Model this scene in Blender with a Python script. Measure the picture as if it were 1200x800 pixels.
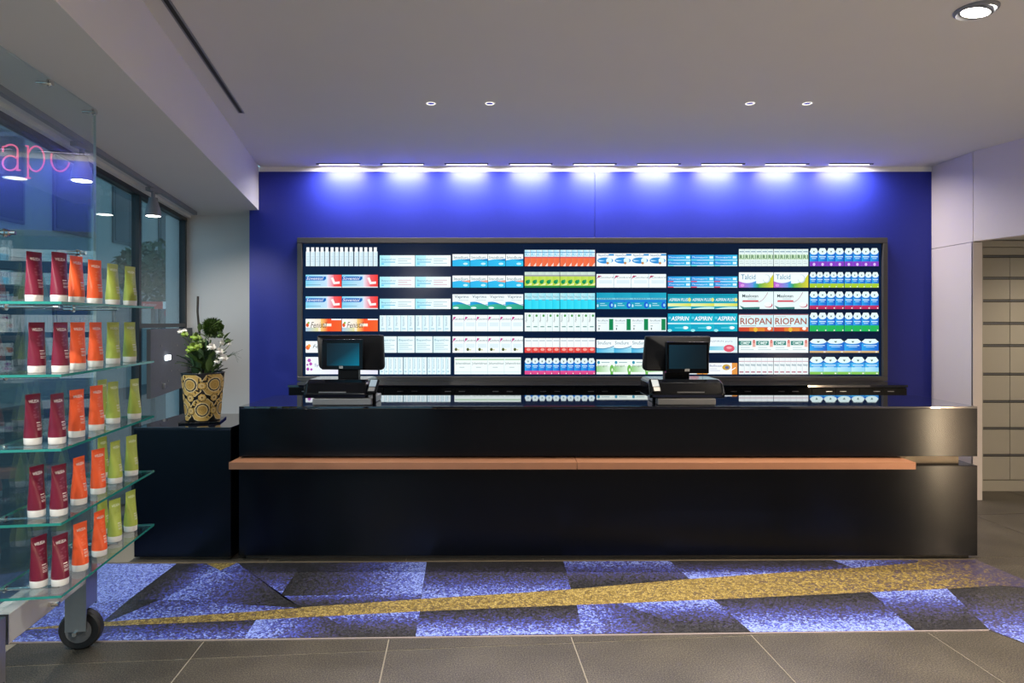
import bpy, bmesh, math, random
from mathutils import Vector, Matrix
random.seed(7)
for o in list(bpy.data.objects): bpy.data.objects.remove(o)
scene = bpy.context.scene
C = scene.collection
FPX, CAMH, HORY = 760.0, 1.55, 377.0        # focal length in pixels, eye height, horizon row (1200x800)

# ------------------------------------------------------------------ camera, world, exposure
cam = bpy.data.cameras.new('camera'); camo = bpy.data.objects.new('camera', cam); C.objects.link(camo)
cam.sensor_width = 36; cam.sensor_fit = 'HORIZONTAL'; cam.lens = 36 * FPX / 1200
cam.shift_y = -(400 - HORY) / 1200; cam.clip_start = 0.05
camo.location = (0, 0, CAMH); camo.rotation_euler = (math.pi / 2, 0, 0)
scene.camera = camo
world = bpy.data.worlds.new('dusk_sky'); scene.world = world; world.use_nodes = True
wb = world.node_tree.nodes['Background']
wb.inputs[0].default_value = (0.30, 0.52, 0.68, 1); wb.inputs[1].default_value = 1.5
vs = scene.view_settings
vs.view_transform = 'Standard'; vs.look = 'None'; vs.exposure = 0.1; vs.gamma = 1.0; vs.use_curve_mapping = False
L_WASH, L_DOWN, L_SMALL, L_TRACK, L_NICHE = 11, 310, 90, 150, 80

def P(px, py, D): return Vector(((px - 600) / FPX * D, D, CAMH + (HORY - py) / FPX * D))
def F(px, py, z=0.0):
    D = FPX * (CAMH - z) / (py - HORY)
    return ((px - 600) / FPX * D, D)

# ------------------------------------------------------------------ mesh helpers
class MB:
    def __init__(s): s.v = []; s.f = []; s.m = []; s.c = []
    def add(s, vs, fs, m=0, col=None):
        n = len(s.v); s.v += [tuple(v) for v in vs]
        s.f += [tuple(i + n for i in f) for f in fs]; s.m += [m] * len(fs)
        if col is not None: s.c += (col if isinstance(col, list) else [col] * len(vs))
        return s
    def box(s, x0, x1, y0, y1, z0, z1, m=0):
        v = [(x, y, z) for z in (z0, z1) for y in (y0, y1) for x in (x0, x1)]
        return s.add(v, [(0, 2, 3, 1), (4, 5, 7, 6), (0, 1, 5, 4), (2, 6, 7, 3), (0, 4, 6, 2), (1, 3, 7, 5)], m)
    def prism(s, pts, z0, z1, m=0, ms=None):
        n = len(pts)
        a = sum(pts[i][0] * pts[(i + 1) % n][1] - pts[(i + 1) % n][0] * pts[i][1] for i in range(n))
        if a < 0: pts = pts[::-1]
        v = [(x, y, z0) for x, y in pts] + [(x, y, z1) for x, y in pts]
        s.add(v, [tuple(range(n))[::-1], tuple(range(n, 2 * n))], m)
        k = len(s.v) - 2 * n
        s.f += [tuple(k + q for q in (i, (i + 1) % n, n + (i + 1) % n, n + i)) for i in range(n)]
        s.m += [m if ms is None else ms] * n
        return s
    def lathe(s, prof, n=24, c=(0, 0, 0), m=0, axis='z', caps=True):
        v = []
        for r, h in prof:
            for i in range(n):
                a = 2 * math.pi * i / n; p = (r * math.cos(a), r * math.sin(a), h)
                if axis == 'y': p = (p[0], p[2], p[1])
                if axis == 'x': p = (p[2], p[0], p[1])
                v.append((p[0] + c[0], p[1] + c[1], p[2] + c[2]))
        f = []
        for k in range(len(prof) - 1):
            for i in range(n):
                j = (i + 1) % n
                q = (k * n + i, k * n + j, (k + 1) * n + j, (k + 1) * n + i)
                f.append(q if axis != 'y' else q[::-1])
        if caps:
            a, b = tuple(range(n))[::-1], tuple(range((len(prof) - 1) * n, len(prof) * n))
            f += [a, b] if axis != 'y' else [a[::-1], b[::-1]]
        return s.add(v, f, m)
    def cyl(s, p0, p1, r, n=12, m=0, r1=None):
        p0, p1 = Vector(p0), Vector(p1); d = (p1 - p0).normalized()
        u = d.orthogonal().normalized(); w = d.cross(u)
        r1 = r if r1 is None else r1; v = []
        for p, rr in ((p0, r), (p1, r1)):
            for i in range(n):
                a = 2 * math.pi * i / n; v.append(p + (u * math.cos(a) + w * math.sin(a)) * rr)
        f = [(i, (i + 1) % n, n + (i + 1) % n, n + i) for i in range(n)]
        return s.add(v, f + [tuple(range(n))[::-1], tuple(range(n, 2 * n))], m)
    def tube(s, pts, r, n=8, m=0, taper=1.0):
        pts = [Vector(p) for p in pts]; v = []; k = len(pts)
        u = None
        for i, p in enumerate(pts):
            d = (pts[min(i + 1, k - 1)] - pts[max(i - 1, 0)]).normalized()
            u = d.orthogonal().normalized() if u is None else (u - d * u.dot(d)).normalized()
            w = d.cross(u); rr = r * (1 + (taper - 1) * i / max(1, k - 1))
            for q in range(n):
                a = 2 * math.pi * q / n; v.append(p + (u * math.cos(a) + w * math.sin(a)) * rr)
        f = [(i * n + q, i * n + (q + 1) % n, (i + 1) * n + (q + 1) % n, (i + 1) * n + q) for i in range(k - 1) for q in range(n)]
        return s.add(v, f + [tuple(range(n))[::-1], tuple(range((k - 1) * n, k * n))], m)
    def mesh(s, name, mats, smooth=False):
        me = bpy.data.meshes.new(name); me.from_pydata(s.v, [], s.f)
        for m in (mats if isinstance(mats, (list, tuple)) else [mats]): me.materials.append(m)
        me.polygons.foreach_set('material_index', s.m)
        if smooth: me.shade_smooth()
        if s.c and len(s.c) == len(s.v):
            ca = me.color_attributes.new('Col', 'FLOAT_COLOR', 'POINT')
            ca.data.foreach_set('color', [x for c in s.c for x in (*c[:3], 1)])
        me.update(); return me
    def build(s, name, mats, parent=None, smooth=False, bevel=0, loc=None):
        return link(name, s.mesh(name, mats, smooth), parent, bevel, loc)

def link(name, me, parent=None, bevel=0, loc=None):
    o = bpy.data.objects.new(name, me); C.objects.link(o)
    if parent: o.parent = parent
    if loc is not None: o.location = loc
    if bevel:
        b = o.modifiers.new('bevel', 'BEVEL'); b.width = bevel; b.segments = 2; b.limit_method = 'ANGLE'
    if me is not None and any(p.use_smooth for p in me.polygons):
        try: me.set_sharp_from_angle(angle=math.radians(40))
        except Exception: pass
    return o
def tag(o, label, cat, group=None):
    o['label'] = label; o['category'] = cat
    if group: o['group'] = group
    return o
def thing(name, label, cat, loc=(0, 0, 0), rz=0, group=None):
    o = bpy.data.objects.new(name, None); C.objects.link(o); o.empty_display_size = .1
    o.location = loc; o.rotation_euler = (0, 0, rz)
    return tag(o, label, cat, group)
def struct(o): o['kind'] = 'structure'; return o
def copy_tree(o, parent=None):
    c = o.copy(); C.objects.link(c)
    if parent: c.parent = parent
    for ch in list(o.children): copy_tree(ch, c)
    return c

# ------------------------------------------------------------------ materials
def lin(h):
    if isinstance(h, str): h = [int(h[i:i + 2], 16) / 255 for i in (0, 2, 4)]
    return tuple(c / 12.92 if c <= .04045 else ((c + .055) / 1.055) ** 2.4 for c in h)
def mat(name, col, rough=.5, metal=0, spec=.5, noise=0, nscale=20, emit=None, es=0, trans=0, bump=0, coat=0):
    m = bpy.data.materials.new(name); m.use_nodes = True; nt = m.node_tree; b = nt.nodes['Principled BSDF']
    b.inputs['Base Color'].default_value = (*col, 1); b.inputs['Roughness'].default_value = rough
    b.inputs['Metallic'].default_value = metal; b.inputs['Specular IOR Level'].default_value = spec
    b.inputs['Transmission Weight'].default_value = trans; b.inputs['Coat Weight'].default_value = coat
    if emit: b.inputs['Emission Color'].default_value = (*emit, 1); b.inputs['Emission Strength'].default_value = es
    if noise or bump:
        tc = nt.nodes.new('ShaderNodeTexCoord'); n = nt.nodes.new('ShaderNodeTexNoise')
        n.inputs['Scale'].default_value = nscale; n.inputs['Detail'].default_value = 6
        nt.links.new(tc.outputs['Object'], n.inputs['Vector'])
        if noise:
            mx = nt.nodes.new('ShaderNodeMix'); mx.data_type = 'RGBA'
            mx.inputs[6].default_value = (*[c * (1 - noise) for c in col], 1); mx.inputs[7].default_value = (*[min(1, c * (1 + noise)) for c in col], 1)
            nt.links.new(n.outputs['Fac'], mx.inputs[0]); nt.links.new(mx.outputs[2], b.inputs['Base Color'])
        if bump:
            bp = nt.nodes.new('ShaderNodeBump'); bp.inputs['Strength'].default_value = bump; bp.inputs['Distance'].default_value = .002
            nt.links.new(n.outputs['Fac'], bp.inputs['Height']); nt.links.new(bp.outputs[0], b.inputs['Normal'])
    return m
def glass(name, tint=(1, 1, 1), ior=1.5):
    m = bpy.data.materials.new(name); m.use_nodes = True; nt = m.node_tree; nt.nodes.clear()
    o = nt.nodes.new('ShaderNodeOutputMaterial'); mx = nt.nodes.new('ShaderNodeMixShader')
    t = nt.nodes.new('ShaderNodeBsdfTransparent'); g = nt.nodes.new('ShaderNodeBsdfGlossy'); f = nt.nodes.new('ShaderNodeFresnel')
    t.inputs[0].default_value = (*tint, 1); g.inputs['Roughness'].default_value = 0.0; f.inputs[0].default_value = ior
    geo = nt.nodes.new('ShaderNodeNewGeometry')            # same air-to-glass reflectance on both faces of the sheet
    ma = nt.nodes.new('ShaderNodeMath'); ma.operation = 'MULTIPLY_ADD'; ma.inputs[1].default_value = 1 / ior - ior; ma.inputs[2].default_value = ior
    nt.links.new(geo.outputs['Backfacing'], ma.inputs[0])
    nt.links.new(ma.outputs[0], f.inputs[0])
    nt.links.new(f.outputs[0], mx.inputs[0]); nt.links.new(t.outputs[0], mx.inputs[1]); nt.links.new(g.outputs[0], mx.inputs[2])
    nt.links.new(mx.outputs[0], o.inputs[0]); return m

M = {}
M['ceiling'] = mat('ceiling_paint', (.70, .69, .68), .9, noise=.02, nscale=3)
M['wall'] = mat('white_wall_paint', (.66, .65, .64), .85, noise=.03, nscale=4)
M['panel'] = mat('white_laminate', (.74, .655, .625), .6, noise=.02, nscale=3)
M['blue'] = mat('ultramarine_laminate', (.021, .032, .31), .45, spec=.3, noise=.06, nscale=30)
M['trim'] = mat('white_trim', (.8, .79, .78), .6)
M['darkwall'] = mat('dark_grey_wall', (.05, .05, .055), .7)
M['edge'] = mat('dull_metal_edge', (.36, .30, .28), .5, metal=.3)
M['frame'] = mat('bronze_grey_frame', (.10, .095, .09), .35, metal=.4)
M['black'] = mat('black_lacquer', (.0008, .0016, .0042), .20, spec=.22, noise=.1, nscale=60)
_b = M['black'].node_tree; _p = _b.nodes['Principled BSDF']; _t = _b.nodes.new('ShaderNodeTangent'); _t.direction_type = 'RADIAL'; _t.axis = 'X'
_b.links.new(_t.outputs[0], _p.inputs['Tangent']); _p.inputs['Anisotropic'].default_value = .8
M['black2'] = mat('satin_black_front', (.002, .0026, .004), .4, spec=.15)
M['blacktop'] = mat('polished_black_top', (.004, .005, .010), .03, spec=1.0, coat=.6)
M['core'] = mat('bronze_recess', (.20, .16, .11), .4, metal=.3)
M['copper'] = mat('copper_ledge', (.37, .17, .092), .42, metal=.25, noise=.08, nscale=14)
M['grout'] = mat('tile_grout', (.25, .22, .17), .9)
M['drawer'] = mat('beige_grey_laminate', (.40, .37, .31), .55, noise=.02)
M['gap'] = mat('dark_shadow_gap', (.06, .05, .04), .8)
M['steel'] = mat('brushed_steel', (.60, .60, .60), .28, metal=1, noise=.06, nscale=50)
M['chrome'] = mat('chrome', (.75, .73, .70), .12, metal=1)
M['alu'] = mat('painted_aluminium', (.62, .60, .57), .4, metal=.35)
M['rubber'] = mat('black_rubber', (.012, .012, .013), .55)
M['plastic'] = mat('black_plastic', (.0025, .003, .0045), .38, spec=.12, noise=.1, nscale=80)
M['plastic_g'] = mat('gloss_black_plastic', (.0025, .003, .0045), .12, spec=.3)
M['grey'] = mat('grey_metal_base', (.20, .20, .205), .4, metal=.5)
M['glass'] = glass('clear_glass', (.93, .97, .97))
M['panelglass'] = glass('panel_glass', (.93, .97, .97), 1.62)
M['edgeglass'] = mat('pale_glass_edge', (.55, .68, .70), .2)
M['winglass'] = glass('window_glass', (.80, .90, .92))
M['glassedge'] = mat('green_glass_edge', (.03, .30, .25), .15, trans=.35, spec=.8)
M['winframe'] = mat('dark_window_frame', (.035, .038, .042), .4, metal=.4)
M['greyfix'] = mat('grey_lamp_housing', (.22, .23, .26), .45)
M['slot'] = mat('slot_black', (.004, .004, .006), .6)
M['lens'] = mat('lit_lens', (.9, .9, .9), .3, emit=(1, .93, .82), es=14)
M['opal'] = mat('added_tube_glow', (.9, .9, .9), .4, emit=(1, .78, .5), es=85)
M['lens_w'] = mat('lit_lens_cool', (.9, .9, .9), .3, emit=(1, .93, .95), es=6)
M['lens_s'] = mat('lit_rim_glow', (.9, .9, .9), .3, emit=(1, .93, .82), es=2.0)
M['reflector'] = mat('lamp_reflector', (.9, .9, .9), .12, metal=1)
M['screenoff'] = mat('display_black_navy', (.003, .008, .024), .2, spec=.12, emit=(.004, .016, .055), es=.55)
M['leaf'] = mat('leaf_green', (.085, .15, .035), .45, noise=.3, nscale=40)
M['leafdark'] = mat('leaf_dark_green', (.035, .075, .028), .5, noise=.3, nscale=40)
M['lime'] = mat('lime_petals', (.19, .30, .03), .5, noise=.25, nscale=50)
M['petal'] = mat('white_petals', (.72, .70, .64), .6, noise=.05)
M['twig'] = mat('dark_twig', (.018, .014, .010), .7)
M['asphalt'] = mat('street_asphalt', (.09, .09, .095), .8, noise=.15, nscale=8)
M['stucco'] = mat('grey_stucco', (.30, .31, .30), .9, noise=.08, nscale=5)
M['stone'] = mat('dark_stone', (.10, .11, .12), .8, noise=.1)
M['wpane'] = mat('dark_window_pane', (.02, .03, .04), .08)
M['neon'] = mat('pink_neon_tube', (.9, .2, .25), .3, emit=(1.0, .085, .14), es=1.5)
M['redsign'] = mat('red_sign', (.42, .05, .04), .5, emit=(.5, .04, .03), es=.25)
M['whitesign'] = mat('white_sign', (.8, .8, .8), .5, emit=(.8, .8, .8), es=.35)
M['bluesign'] = mat('blue_sign', (.06, .07, .25), .5)
M['boardled'] = mat('led_lamp_lens', (.9, .95, 1), .3, emit=(.85, .93, 1), es=3)

def tile_material():
    m = mat('charcoal_floor_tile', (.085, .078, .068), .42); nt = m.node_tree; b = nt.nodes['Principled BSDF']
    tc = nt.nodes.new('ShaderNodeTexCoord'); n1 = nt.nodes.new('ShaderNodeTexNoise'); n2 = nt.nodes.new('ShaderNodeTexNoise')
    n1.inputs['Scale'].default_value = 170; n1.inputs['Detail'].default_value = 3; n2.inputs['Scale'].default_value = 3
    r = nt.nodes.new('ShaderNodeValToRGB'); r.color_ramp.elements[0].position = .40; r.color_ramp.elements[1].position = .66
    r.color_ramp.elements[0].color = (.013, .011, .009, 1); r.color_ramp.elements[1].color = (.122, .104, .078, 1)
    ad = nt.nodes.new('ShaderNodeMath'); ad.operation = 'MULTIPLY_ADD'; ad.inputs[1].default_value = .2; ad.inputs[2].default_value = -.1
    a2 = nt.nodes.new('ShaderNodeMath')
    for n in (n1, n2): nt.links.new(tc.outputs['Object'], n.inputs['Vector'])
    nt.links.new(n2.outputs['Fac'], ad.inputs[0]); nt.links.new(n1.outputs['Fac'], a2.inputs[0]); nt.links.new(ad.outputs[0], a2.inputs[1])
    nt.links.new(a2.outputs[0], r.inputs[0]); nt.links.new(r.outputs[0], b.inputs['Base Color'])
    bp = nt.nodes.new('ShaderNodeBump'); bp.inputs['Strength'].default_value = .25; bp.inputs['Distance'].default_value = .001
    nt.links.new(n1.outputs['Fac'], bp.inputs['Height']); nt.links.new(bp.outputs[0], b.inputs['Normal'])
    return m
M['tile'] = tile_material()

def mosaic_material(name, stops, spread, rough=.3, metal=0, scale=110):
    """tesserae: every cell picks its own colour around the value stored in the patch's Col attribute"""
    m = mat(name, (.1, .1, .3), rough, metal=metal); nt = m.node_tree; b = nt.nodes['Principled BSDF']; L = nt.links.new
    tc = nt.nodes.new('ShaderNodeTexCoord'); v = nt.nodes.new('ShaderNodeTexVoronoi'); v.inputs['Scale'].default_value = scale
    e = nt.nodes.new('ShaderNodeTexVoronoi'); e.feature = 'DISTANCE_TO_EDGE'; e.inputs['Scale'].default_value = scale
    for q in (v, e): L(tc.outputs['Object'], q.inputs['Vector'])
    at = nt.nodes.new('ShaderNodeAttribute'); at.attribute_name = 'Col'
    sx = nt.nodes.new('ShaderNodeSeparateColor'); L(v.outputs['Color'], sx.inputs[0])
    sg = nt.nodes.new('ShaderNodeSeparateColor'); L(at.outputs['Color'], sg.inputs[0])
    k = nt.nodes.new('ShaderNodeMath'); k.operation = 'MULTIPLY_ADD'; k.inputs[1].default_value = spread; k.inputs[2].default_value = -spread / 2
    L(sx.outputs[0], k.inputs[0]); s = nt.nodes.new('ShaderNodeMath'); L(k.outputs[0], s.inputs[0]); L(sg.outputs[0], s.inputs[1])
    r = nt.nodes.new('ShaderNodeValToRGB'); cr = r.color_ramp
    cr.elements[0].position = stops[0][0]; cr.elements[0].color = (*stops[0][1], 1)
    cr.elements[1].position = stops[-1][0]; cr.elements[1].color = (*stops[-1][1], 1)
    for p, c in stops[1:-1]: el = cr.elements.new(p); el.color = (*c, 1)
    L(s.outputs[0], r.inputs[0])
    mx = nt.nodes.new('ShaderNodeMix'); mx.data_type = 'RGBA'; L(r.outputs[0], mx.inputs[7]); mx.inputs[6].default_value = (.062, .06, .066, 1)
    g = nt.nodes.new('ShaderNodeMath'); g.operation = 'MULTIPLY'; g.use_clamp = True; g.inputs[1].default_value = 9
    L(e.outputs['Distance'], g.inputs[0]); L(g.outputs[0], mx.inputs[0]); L(mx.outputs[2], b.inputs['Base Color'])
    bp = nt.nodes.new('ShaderNodeBump'); bp.inputs['Strength'].default_value = .35; bp.inputs['Distance'].default_value = .002
    L(sx.outputs[1], bp.inputs['Height']); L(bp.outputs[0], b.inputs['Normal'])
    return m
M['mosaic'] = mosaic_material('blue_black_mosaic', [(0, (.006, .006, .008)), (.28, (.034, .033, .036)), (.52, (.050, .045, .15)), (.76, (.07, .095, .52)), (1, (.30, .40, .92))], .58)
M['gold'] = mosaic_material('gold_mosaic', [(0, (.05, .04, .13)), (.35, (.10, .075, .12)), (.6, (.29, .20, .05)), (1, (.60, .44, .14))], .6, metal=.25, scale=80)

def display_material():
    m = mat('display_picture', (.002, .002, .002), .35, spec=.1); nt = m.node_tree; b = nt.nodes['Principled BSDF']
    at = nt.nodes.new('ShaderNodeAttribute'); at.attribute_name = 'Col'
    nt.links.new(at.outputs['Color'], b.inputs['Emission Color']); b.inputs['Emission Strength'].default_value = 1.0
    m.cycles.emission_sampling = 'NONE'; return m
M['picture'] = display_material()
def print_material():
    m = mat('printed_colour', (.5, .5, .5), .5); nt = m.node_tree; b = nt.nodes['Principled BSDF']
    at = nt.nodes.new('ShaderNodeAttribute'); at.attribute_name = 'Col'; nt.links.new(at.outputs['Color'], b.inputs['Base Color']); return m
M['print'] = print_material()

# ------------------------------------------------------------------ flat artwork (screens, print, lettering)
_g = {}
def glyphs(txt, italic=0.0, bold=0.0):
    k = (txt, italic, bold)
    if k in _g: return _g[k]
    cu = bpy.data.curves.new('lettering', 'FONT'); cu.body = txt; cu.shear = italic; cu.offset = bold
    cu.resolution_u = 2; cu.fill_mode = 'FRONT'
    ob = bpy.data.objects.new('lettering', cu); C.objects.link(ob)
    me = bpy.data.meshes.new_from_object(ob.evaluated_get(bpy.context.evaluated_depsgraph_get()))
    vs = [(v.co.x, v.co.y) for v in me.vertices]; fs = [tuple(p.vertices) for p in me.polygons]
    bpy.data.objects.remove(ob); bpy.data.meshes.remove(me); bpy.data.curves.remove(cu)
    x0, x1 = min(v[0] for v in vs), max(v[0] for v in vs); y0, y1 = min(v[1] for v in vs), max(v[1] for v in vs)
    _g[k] = ([((x - x0) / (x1 - x0), (y - y0) / (y1 - y0)) for x, y in vs], fs); return _g[k]
class Art:
    """flat picture drawn in its own width x height units; each shape lies a hair in front of the last"""
    def __init__(s, w, h): s.w, s.h, s.mb, s.k = w, h, MB(), 0
    def _put(s, pts, faces, cols):
        s.mb.add([(x, -.00035 * s.k, y) for x, y in pts], faces, 0, [lin(c) if isinstance(c, str) else c for c in cols]); s.k += 1
    def rect(s, x0, y0, x1, y1, c, c2=None, vert=False):
        c2 = c2 or c; s._put([(x0, y0), (x1, y0), (x1, y1), (x0, y1)], [(0, 1, 2, 3)], [c, c, c2, c2] if vert else [c, c2, c2, c]); return s
    def bg(s, c, c2=None, vert=False): return s.rect(0, 0, s.w, s.h, c, c2, vert)
    def poly(s, pts, c):
        s._put(pts, [tuple(range(len(pts)))], c if isinstance(c, list) else [c] * len(pts)); return s
    def ell(s, cx, cy, rx, ry, c, n=16, a0=0, a1=2 * math.pi):
        return s.poly([(cx + rx * math.cos(a0 + (a1 - a0) * i / n), cy + ry * math.sin(a0 + (a1 - a0) * i / n)) for i in range(n + (a1 - a0 < 6))], c)
    def strip(s, top, bot, c, c2=None):
        n = len(top); c2 = c2 or c
        cc = [tuple(a + (b - a) * i / (n - 1) for a, b in zip(lin(c), lin(c2))) for i in range(n)]
        s._put(list(top) + list(bot), [(i, n + i, n + i + 1, i + 1) for i in range(n - 1)], cc + cc); return s
    def line(s, pts, wd, c):
        t, b = [], []
        for i, p in enumerate(pts):
            a, q = pts[max(0, i - 1)], pts[min(len(pts) - 1, i + 1)]
            dx, dy = q[0] - a[0], q[1] - a[1]; l = math.hypot(dx, dy) or 1
            t.append((p[0] - dy / l * wd / 2, p[1] + dx / l * wd / 2)); b.append((p[0] + dy / l * wd / 2, p[1] - dx / l * wd / 2))
        return s.strip(t, b, c)
    def text(s, t, x0, y0, x1, y1, c, italic=0, bold=0, up=False):
        v, f = glyphs(t, italic, bold)
        if up: pts = [(x1 - b * (x1 - x0), y0 + a * (y1 - y0)) for a, b in v]
        else: pts = [(x0 + a * (x1 - x0), y0 + b * (y1 - y0)) for a, b in v]
        s._put(pts, f, [c] * len(pts)); return s
    def lines(s, x0, y0, x1, n, dy, c, th=.35):
        for i in range(n): s.rect(x0, y0 + i * dy, x1 - (i % 2) * (x1 - x0) * .3, y0 + i * dy + th, c)
        return s
    def mesh(s, name, unit, m):
        me = MB(); me.v = [(x * unit, y, z * unit) for x, y, z in s.mb.v]; me.f, me.m, me.c = s.mb.f, s.mb.m, s.mb.c
        return me.mesh(name, m)
def curve(fn, a, b, n=10): return [(a + (b - a) * i / n, fn(i / n)) for i in range(n + 1)]

# ------------------------------------------------------------------ room shell
CZ, SZ, WY = 3.03, 2.615, 6.2                        # ceiling, lowered soffit, back wall
def fx(y, off=0.0): return -3.27 - .2237 * (y - 6.5) + off     # window front line in plan
def bx_(y): return -2.42 - .2237 * (y - WY)                      # face of the bulkhead
FANG = math.atan(.2237)
struct(MB().prism([(fx(-2.5) - .1, -2.5), (6.0, -2.5), (6.0, 6.7), (fx(6.7) - .1, 6.7)], -.14, -.002).build('floor', M['grout']))
floor = bpy.data.objects['floor']
# large floor tiles, laid slightly askew to the counter
ta = math.radians(4.8); TX = .892; g0 = F(669, 745); tc_, ts_ = math.cos(ta), math.sin(ta)
crossY = F(454, 762)
tile_me = MB().box(.003, TX - .003, .003, TX - .003, -.002, 0).mesh('floor_tile', M['tile'])
def grid(i, j):
    # tile corner (i, j): i counts across, j in depth
    gx, gy = g0; k = (crossY[1] - gy) * tc_ - (crossY[0] - gx) * ts_
    ox, oy = gx + (-ts_) * k, gy + tc_ * k
    return (ox + i * TX * tc_ + j * TX * -ts_, oy + i * TX * ts_ + j * TX * tc_)
# the joints run towards (535, 375): turned so depth joints lean left of the view axis
for j in range(-3, 5):
    for i in range(-4, 6):
        x, y = grid(i, j); cx, cy = x + .45, y + .45
        if fx(cy) + .1 < cx < 5.9 and -1.2 < cy < 6.6:
            o = link('floor_tile', tile_me, floor); o.location = (x, y, 0); o.rotation_euler = (0, 0, ta)

struct(MB().prism([(-2.4, 6.7), (6, 6.7), (6, -2.5), (-2.4, -2.5)], CZ, CZ + .15).build('ceiling', M['ceiling']))
struct(MB().prism([(bx_(6.19), 6.19), (-2.515, 6.19), (-2.515, 6.5), (fx(6.5) - .15, 6.5), (fx(-2.5) - .15, -2.5), (bx_(-2.5), -2.5)], SZ, CZ).build('trim_1', M['ceiling']))
bpy.data.objects['trim_1']['label'] = 'lowered white bulkhead running along the window front'
# back wall of blue panels
wbk = struct(MB().box(-2.50, 4.0, 6.222, 6.5, 0, 2.985).build('wall_back', M['gap']))
SEAM = (697 - 600) / FPX * WY
MB().box(-2.51, SEAM - .002, WY, 6.222, 0, 2.985).build('wall_panel', M['blue'], wbk)
MB().box(SEAM + .002, 4.01, WY, 6.222, 0, 2.985).build('wall_panel', M['blue'], wbk)
struct(MB().box(bx_(WY) + .002, 4.01, 6.193, 6.5, 2.985, CZ).build('trim_2', M['trim']))
struct(MB().box(fx(6.5) - .2, -2.515, 6.5, 6.65, 0, SZ).build('wall_left', M['wall']))
# right side: panelled return, header over the opening, room behind it
wr = struct(MB().box(4.03, 4.09, 5.66, 6.5, 0, CZ).build('wall_right', M['gap']))
MB().box(4.01, 4.03, 5.645, WY - .002, 0, 2.243).build('wall_panel', M['panel'], wr)
MB().box(4.01, 4.03, 5.645, WY - .002, 2.248, CZ).build('wall_panel', M['panel'], wr)
MB().box(4.01, 4.09, 5.64, 5.66, 0, 2.243).build('end_strip', M['panel'], wr)
hd = [(4.012, 5.64), (4.012 + .2566 * 2.64, 3.0), (4.012 + .2566 * 2.64 + .1, 3.0), (4.11, 5.66)]
struct(MB().prism(hd, 2.25, CZ).build('wall_right_header', M['panel']))
struct(MB().box(4.69, 4.79, -2.5, 3.0, 0, CZ).build('wall_right_front', M['panel']))
struct(MB().box(5.9, 6.0, 3.0, 6.5, 0, CZ).build('wall_right_niche', M['wall']))
struct(MB().box(4.79, 5.9, 2.9, 3.0, 0, CZ).build('wall_niche_front', M['wall']))
struct(MB().box(4.09, 5.9, 6.5, 6.6, 0, CZ).build('wall_niche_back', M['wall']))
struct(MB().prism([(4.12, 5.66), (4.8, 3.0), (5.9, 3.0), (5.9, 6.5), (4.09, 6.5), (4.09, 5.7)], 2.30, 2.36).build('ceiling_niche', M['wall']))
struct(MB().box(-1.35, 4.79, -2.62, -2.5, 0, CZ).build('wall_front', M['darkwall']))

# linear air slot in the ceiling
a, b_ = P(283, 132, 4.59), P(188, -10, 2.905)
d = (Vector((b_.x, b_.y)) - Vector((a.x, a.y))).normalized(); n_ = Vector((-d.y, d.x))
e = Vector((a.x, a.y)) + d * 3.6
for off, w, nm, mt, zz in ((0, .011, 'slot_opening', 'slot', CZ - .004), (.016, .004, 'slot_rim', 'greyfix', CZ - .006), (-.016, .004, 'slot_rim', 'greyfix', CZ - .006)):
    if nm == 'slot_opening': slot = thing('ceiling_air_slot', 'long dark linear air slot in white ceiling beside the bulkhead', 'air vent', (a.x, a.y, CZ))
    q = [Vector((0, 0)) + n_ * (off - w), Vector((0, 0)) + n_ * (off + w), d * 3.6 + n_ * (off + w), d * 3.6 + n_ * (off - w)]
    MB().prism([(p.x, p.y) for p in q], zz - CZ, .0).build(nm, M[mt], slot)

# ------------------------------------------------------------------ window front on the left
YM = 5.17
def fpt(y, off): return (fx(y) + off * math.cos(FANG), y + off * math.sin(FANG))   # off > 0 into the room
def bar(y0, y1, o0, o1, z0, z1): return MB().prism([fpt(y0, o0), fpt(y1, o0), fpt(y1, o1), fpt(y0, o1)], z0, z1)
w1 = struct(bar(-2.5, 6.52, -.045, .015, 2.553, 2.588).build('window_1', M['winframe'])); w1['label'] = 'dark framed glass shop front along the street'
bar(-2.5, 6.52, -.07, .03, 0, .06).build('sill', M['winframe'], w1)
for y in (-2.45, .15, 2.66, YM - .012, 6.46): bar(y - .024, y + .024, -.045, .012, .06, 2.553).build('mullion', M['winframe'], w1)
for y0, y1 in ((-2.426, .126), (.174, 2.636), (2.684, YM - .036), (YM + .012, 6.436)):
    bar(y0, y1, -.025, -.015, .06, 2.553).build('pane', M['winglass'], w1)
bar(YM + .012, 6.436, -.04, .012, 1.50, 1.535).build('transom', M['winframe'], w1)
struct(bar(-2.5, 6.52, -.12, .05, 2.588, 2.615).build('trim_3', M['trim']))
# dark board fixed in front of the lower pane
bd = thing('dark_board', 'dark grey board with screws and a small lit lamp behind the plant', 'panel', (*fpt(5.75, .05), .93))
def lb(o, c): return [(x - c.location.x, y - c.location.y) for x, y in o]
z0 = .93
for (ya, yb, za, zb) in ((5.2, 6.44, .0, .56),):
    MB().prism(lb([fpt(ya, .045), fpt(yb, .045), fpt(yb, .075), fpt(ya, .075)], bd), za, zb).build('board', M['stone'], bd)
for (px, py) in ((188, 405), (206.5, 404.5), (199.5, 434.5), (208.5, 433.5), (187.5, 448), (196, 446.5)):
    t = (px - 600) / FPX; y = (-3.27 + .2237 * 6.5 + .08) / (t + .2237); p = fpt(y, .075); z = CAMH + (HORY - py) / FPX * y - .93
    q = lb([p], bd)[0]; MB().cyl((q[0], q[1], z), (q[0] + .008, q[1] + .002, z), .007, 8).build('screw', M['chrome'], bd)
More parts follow.
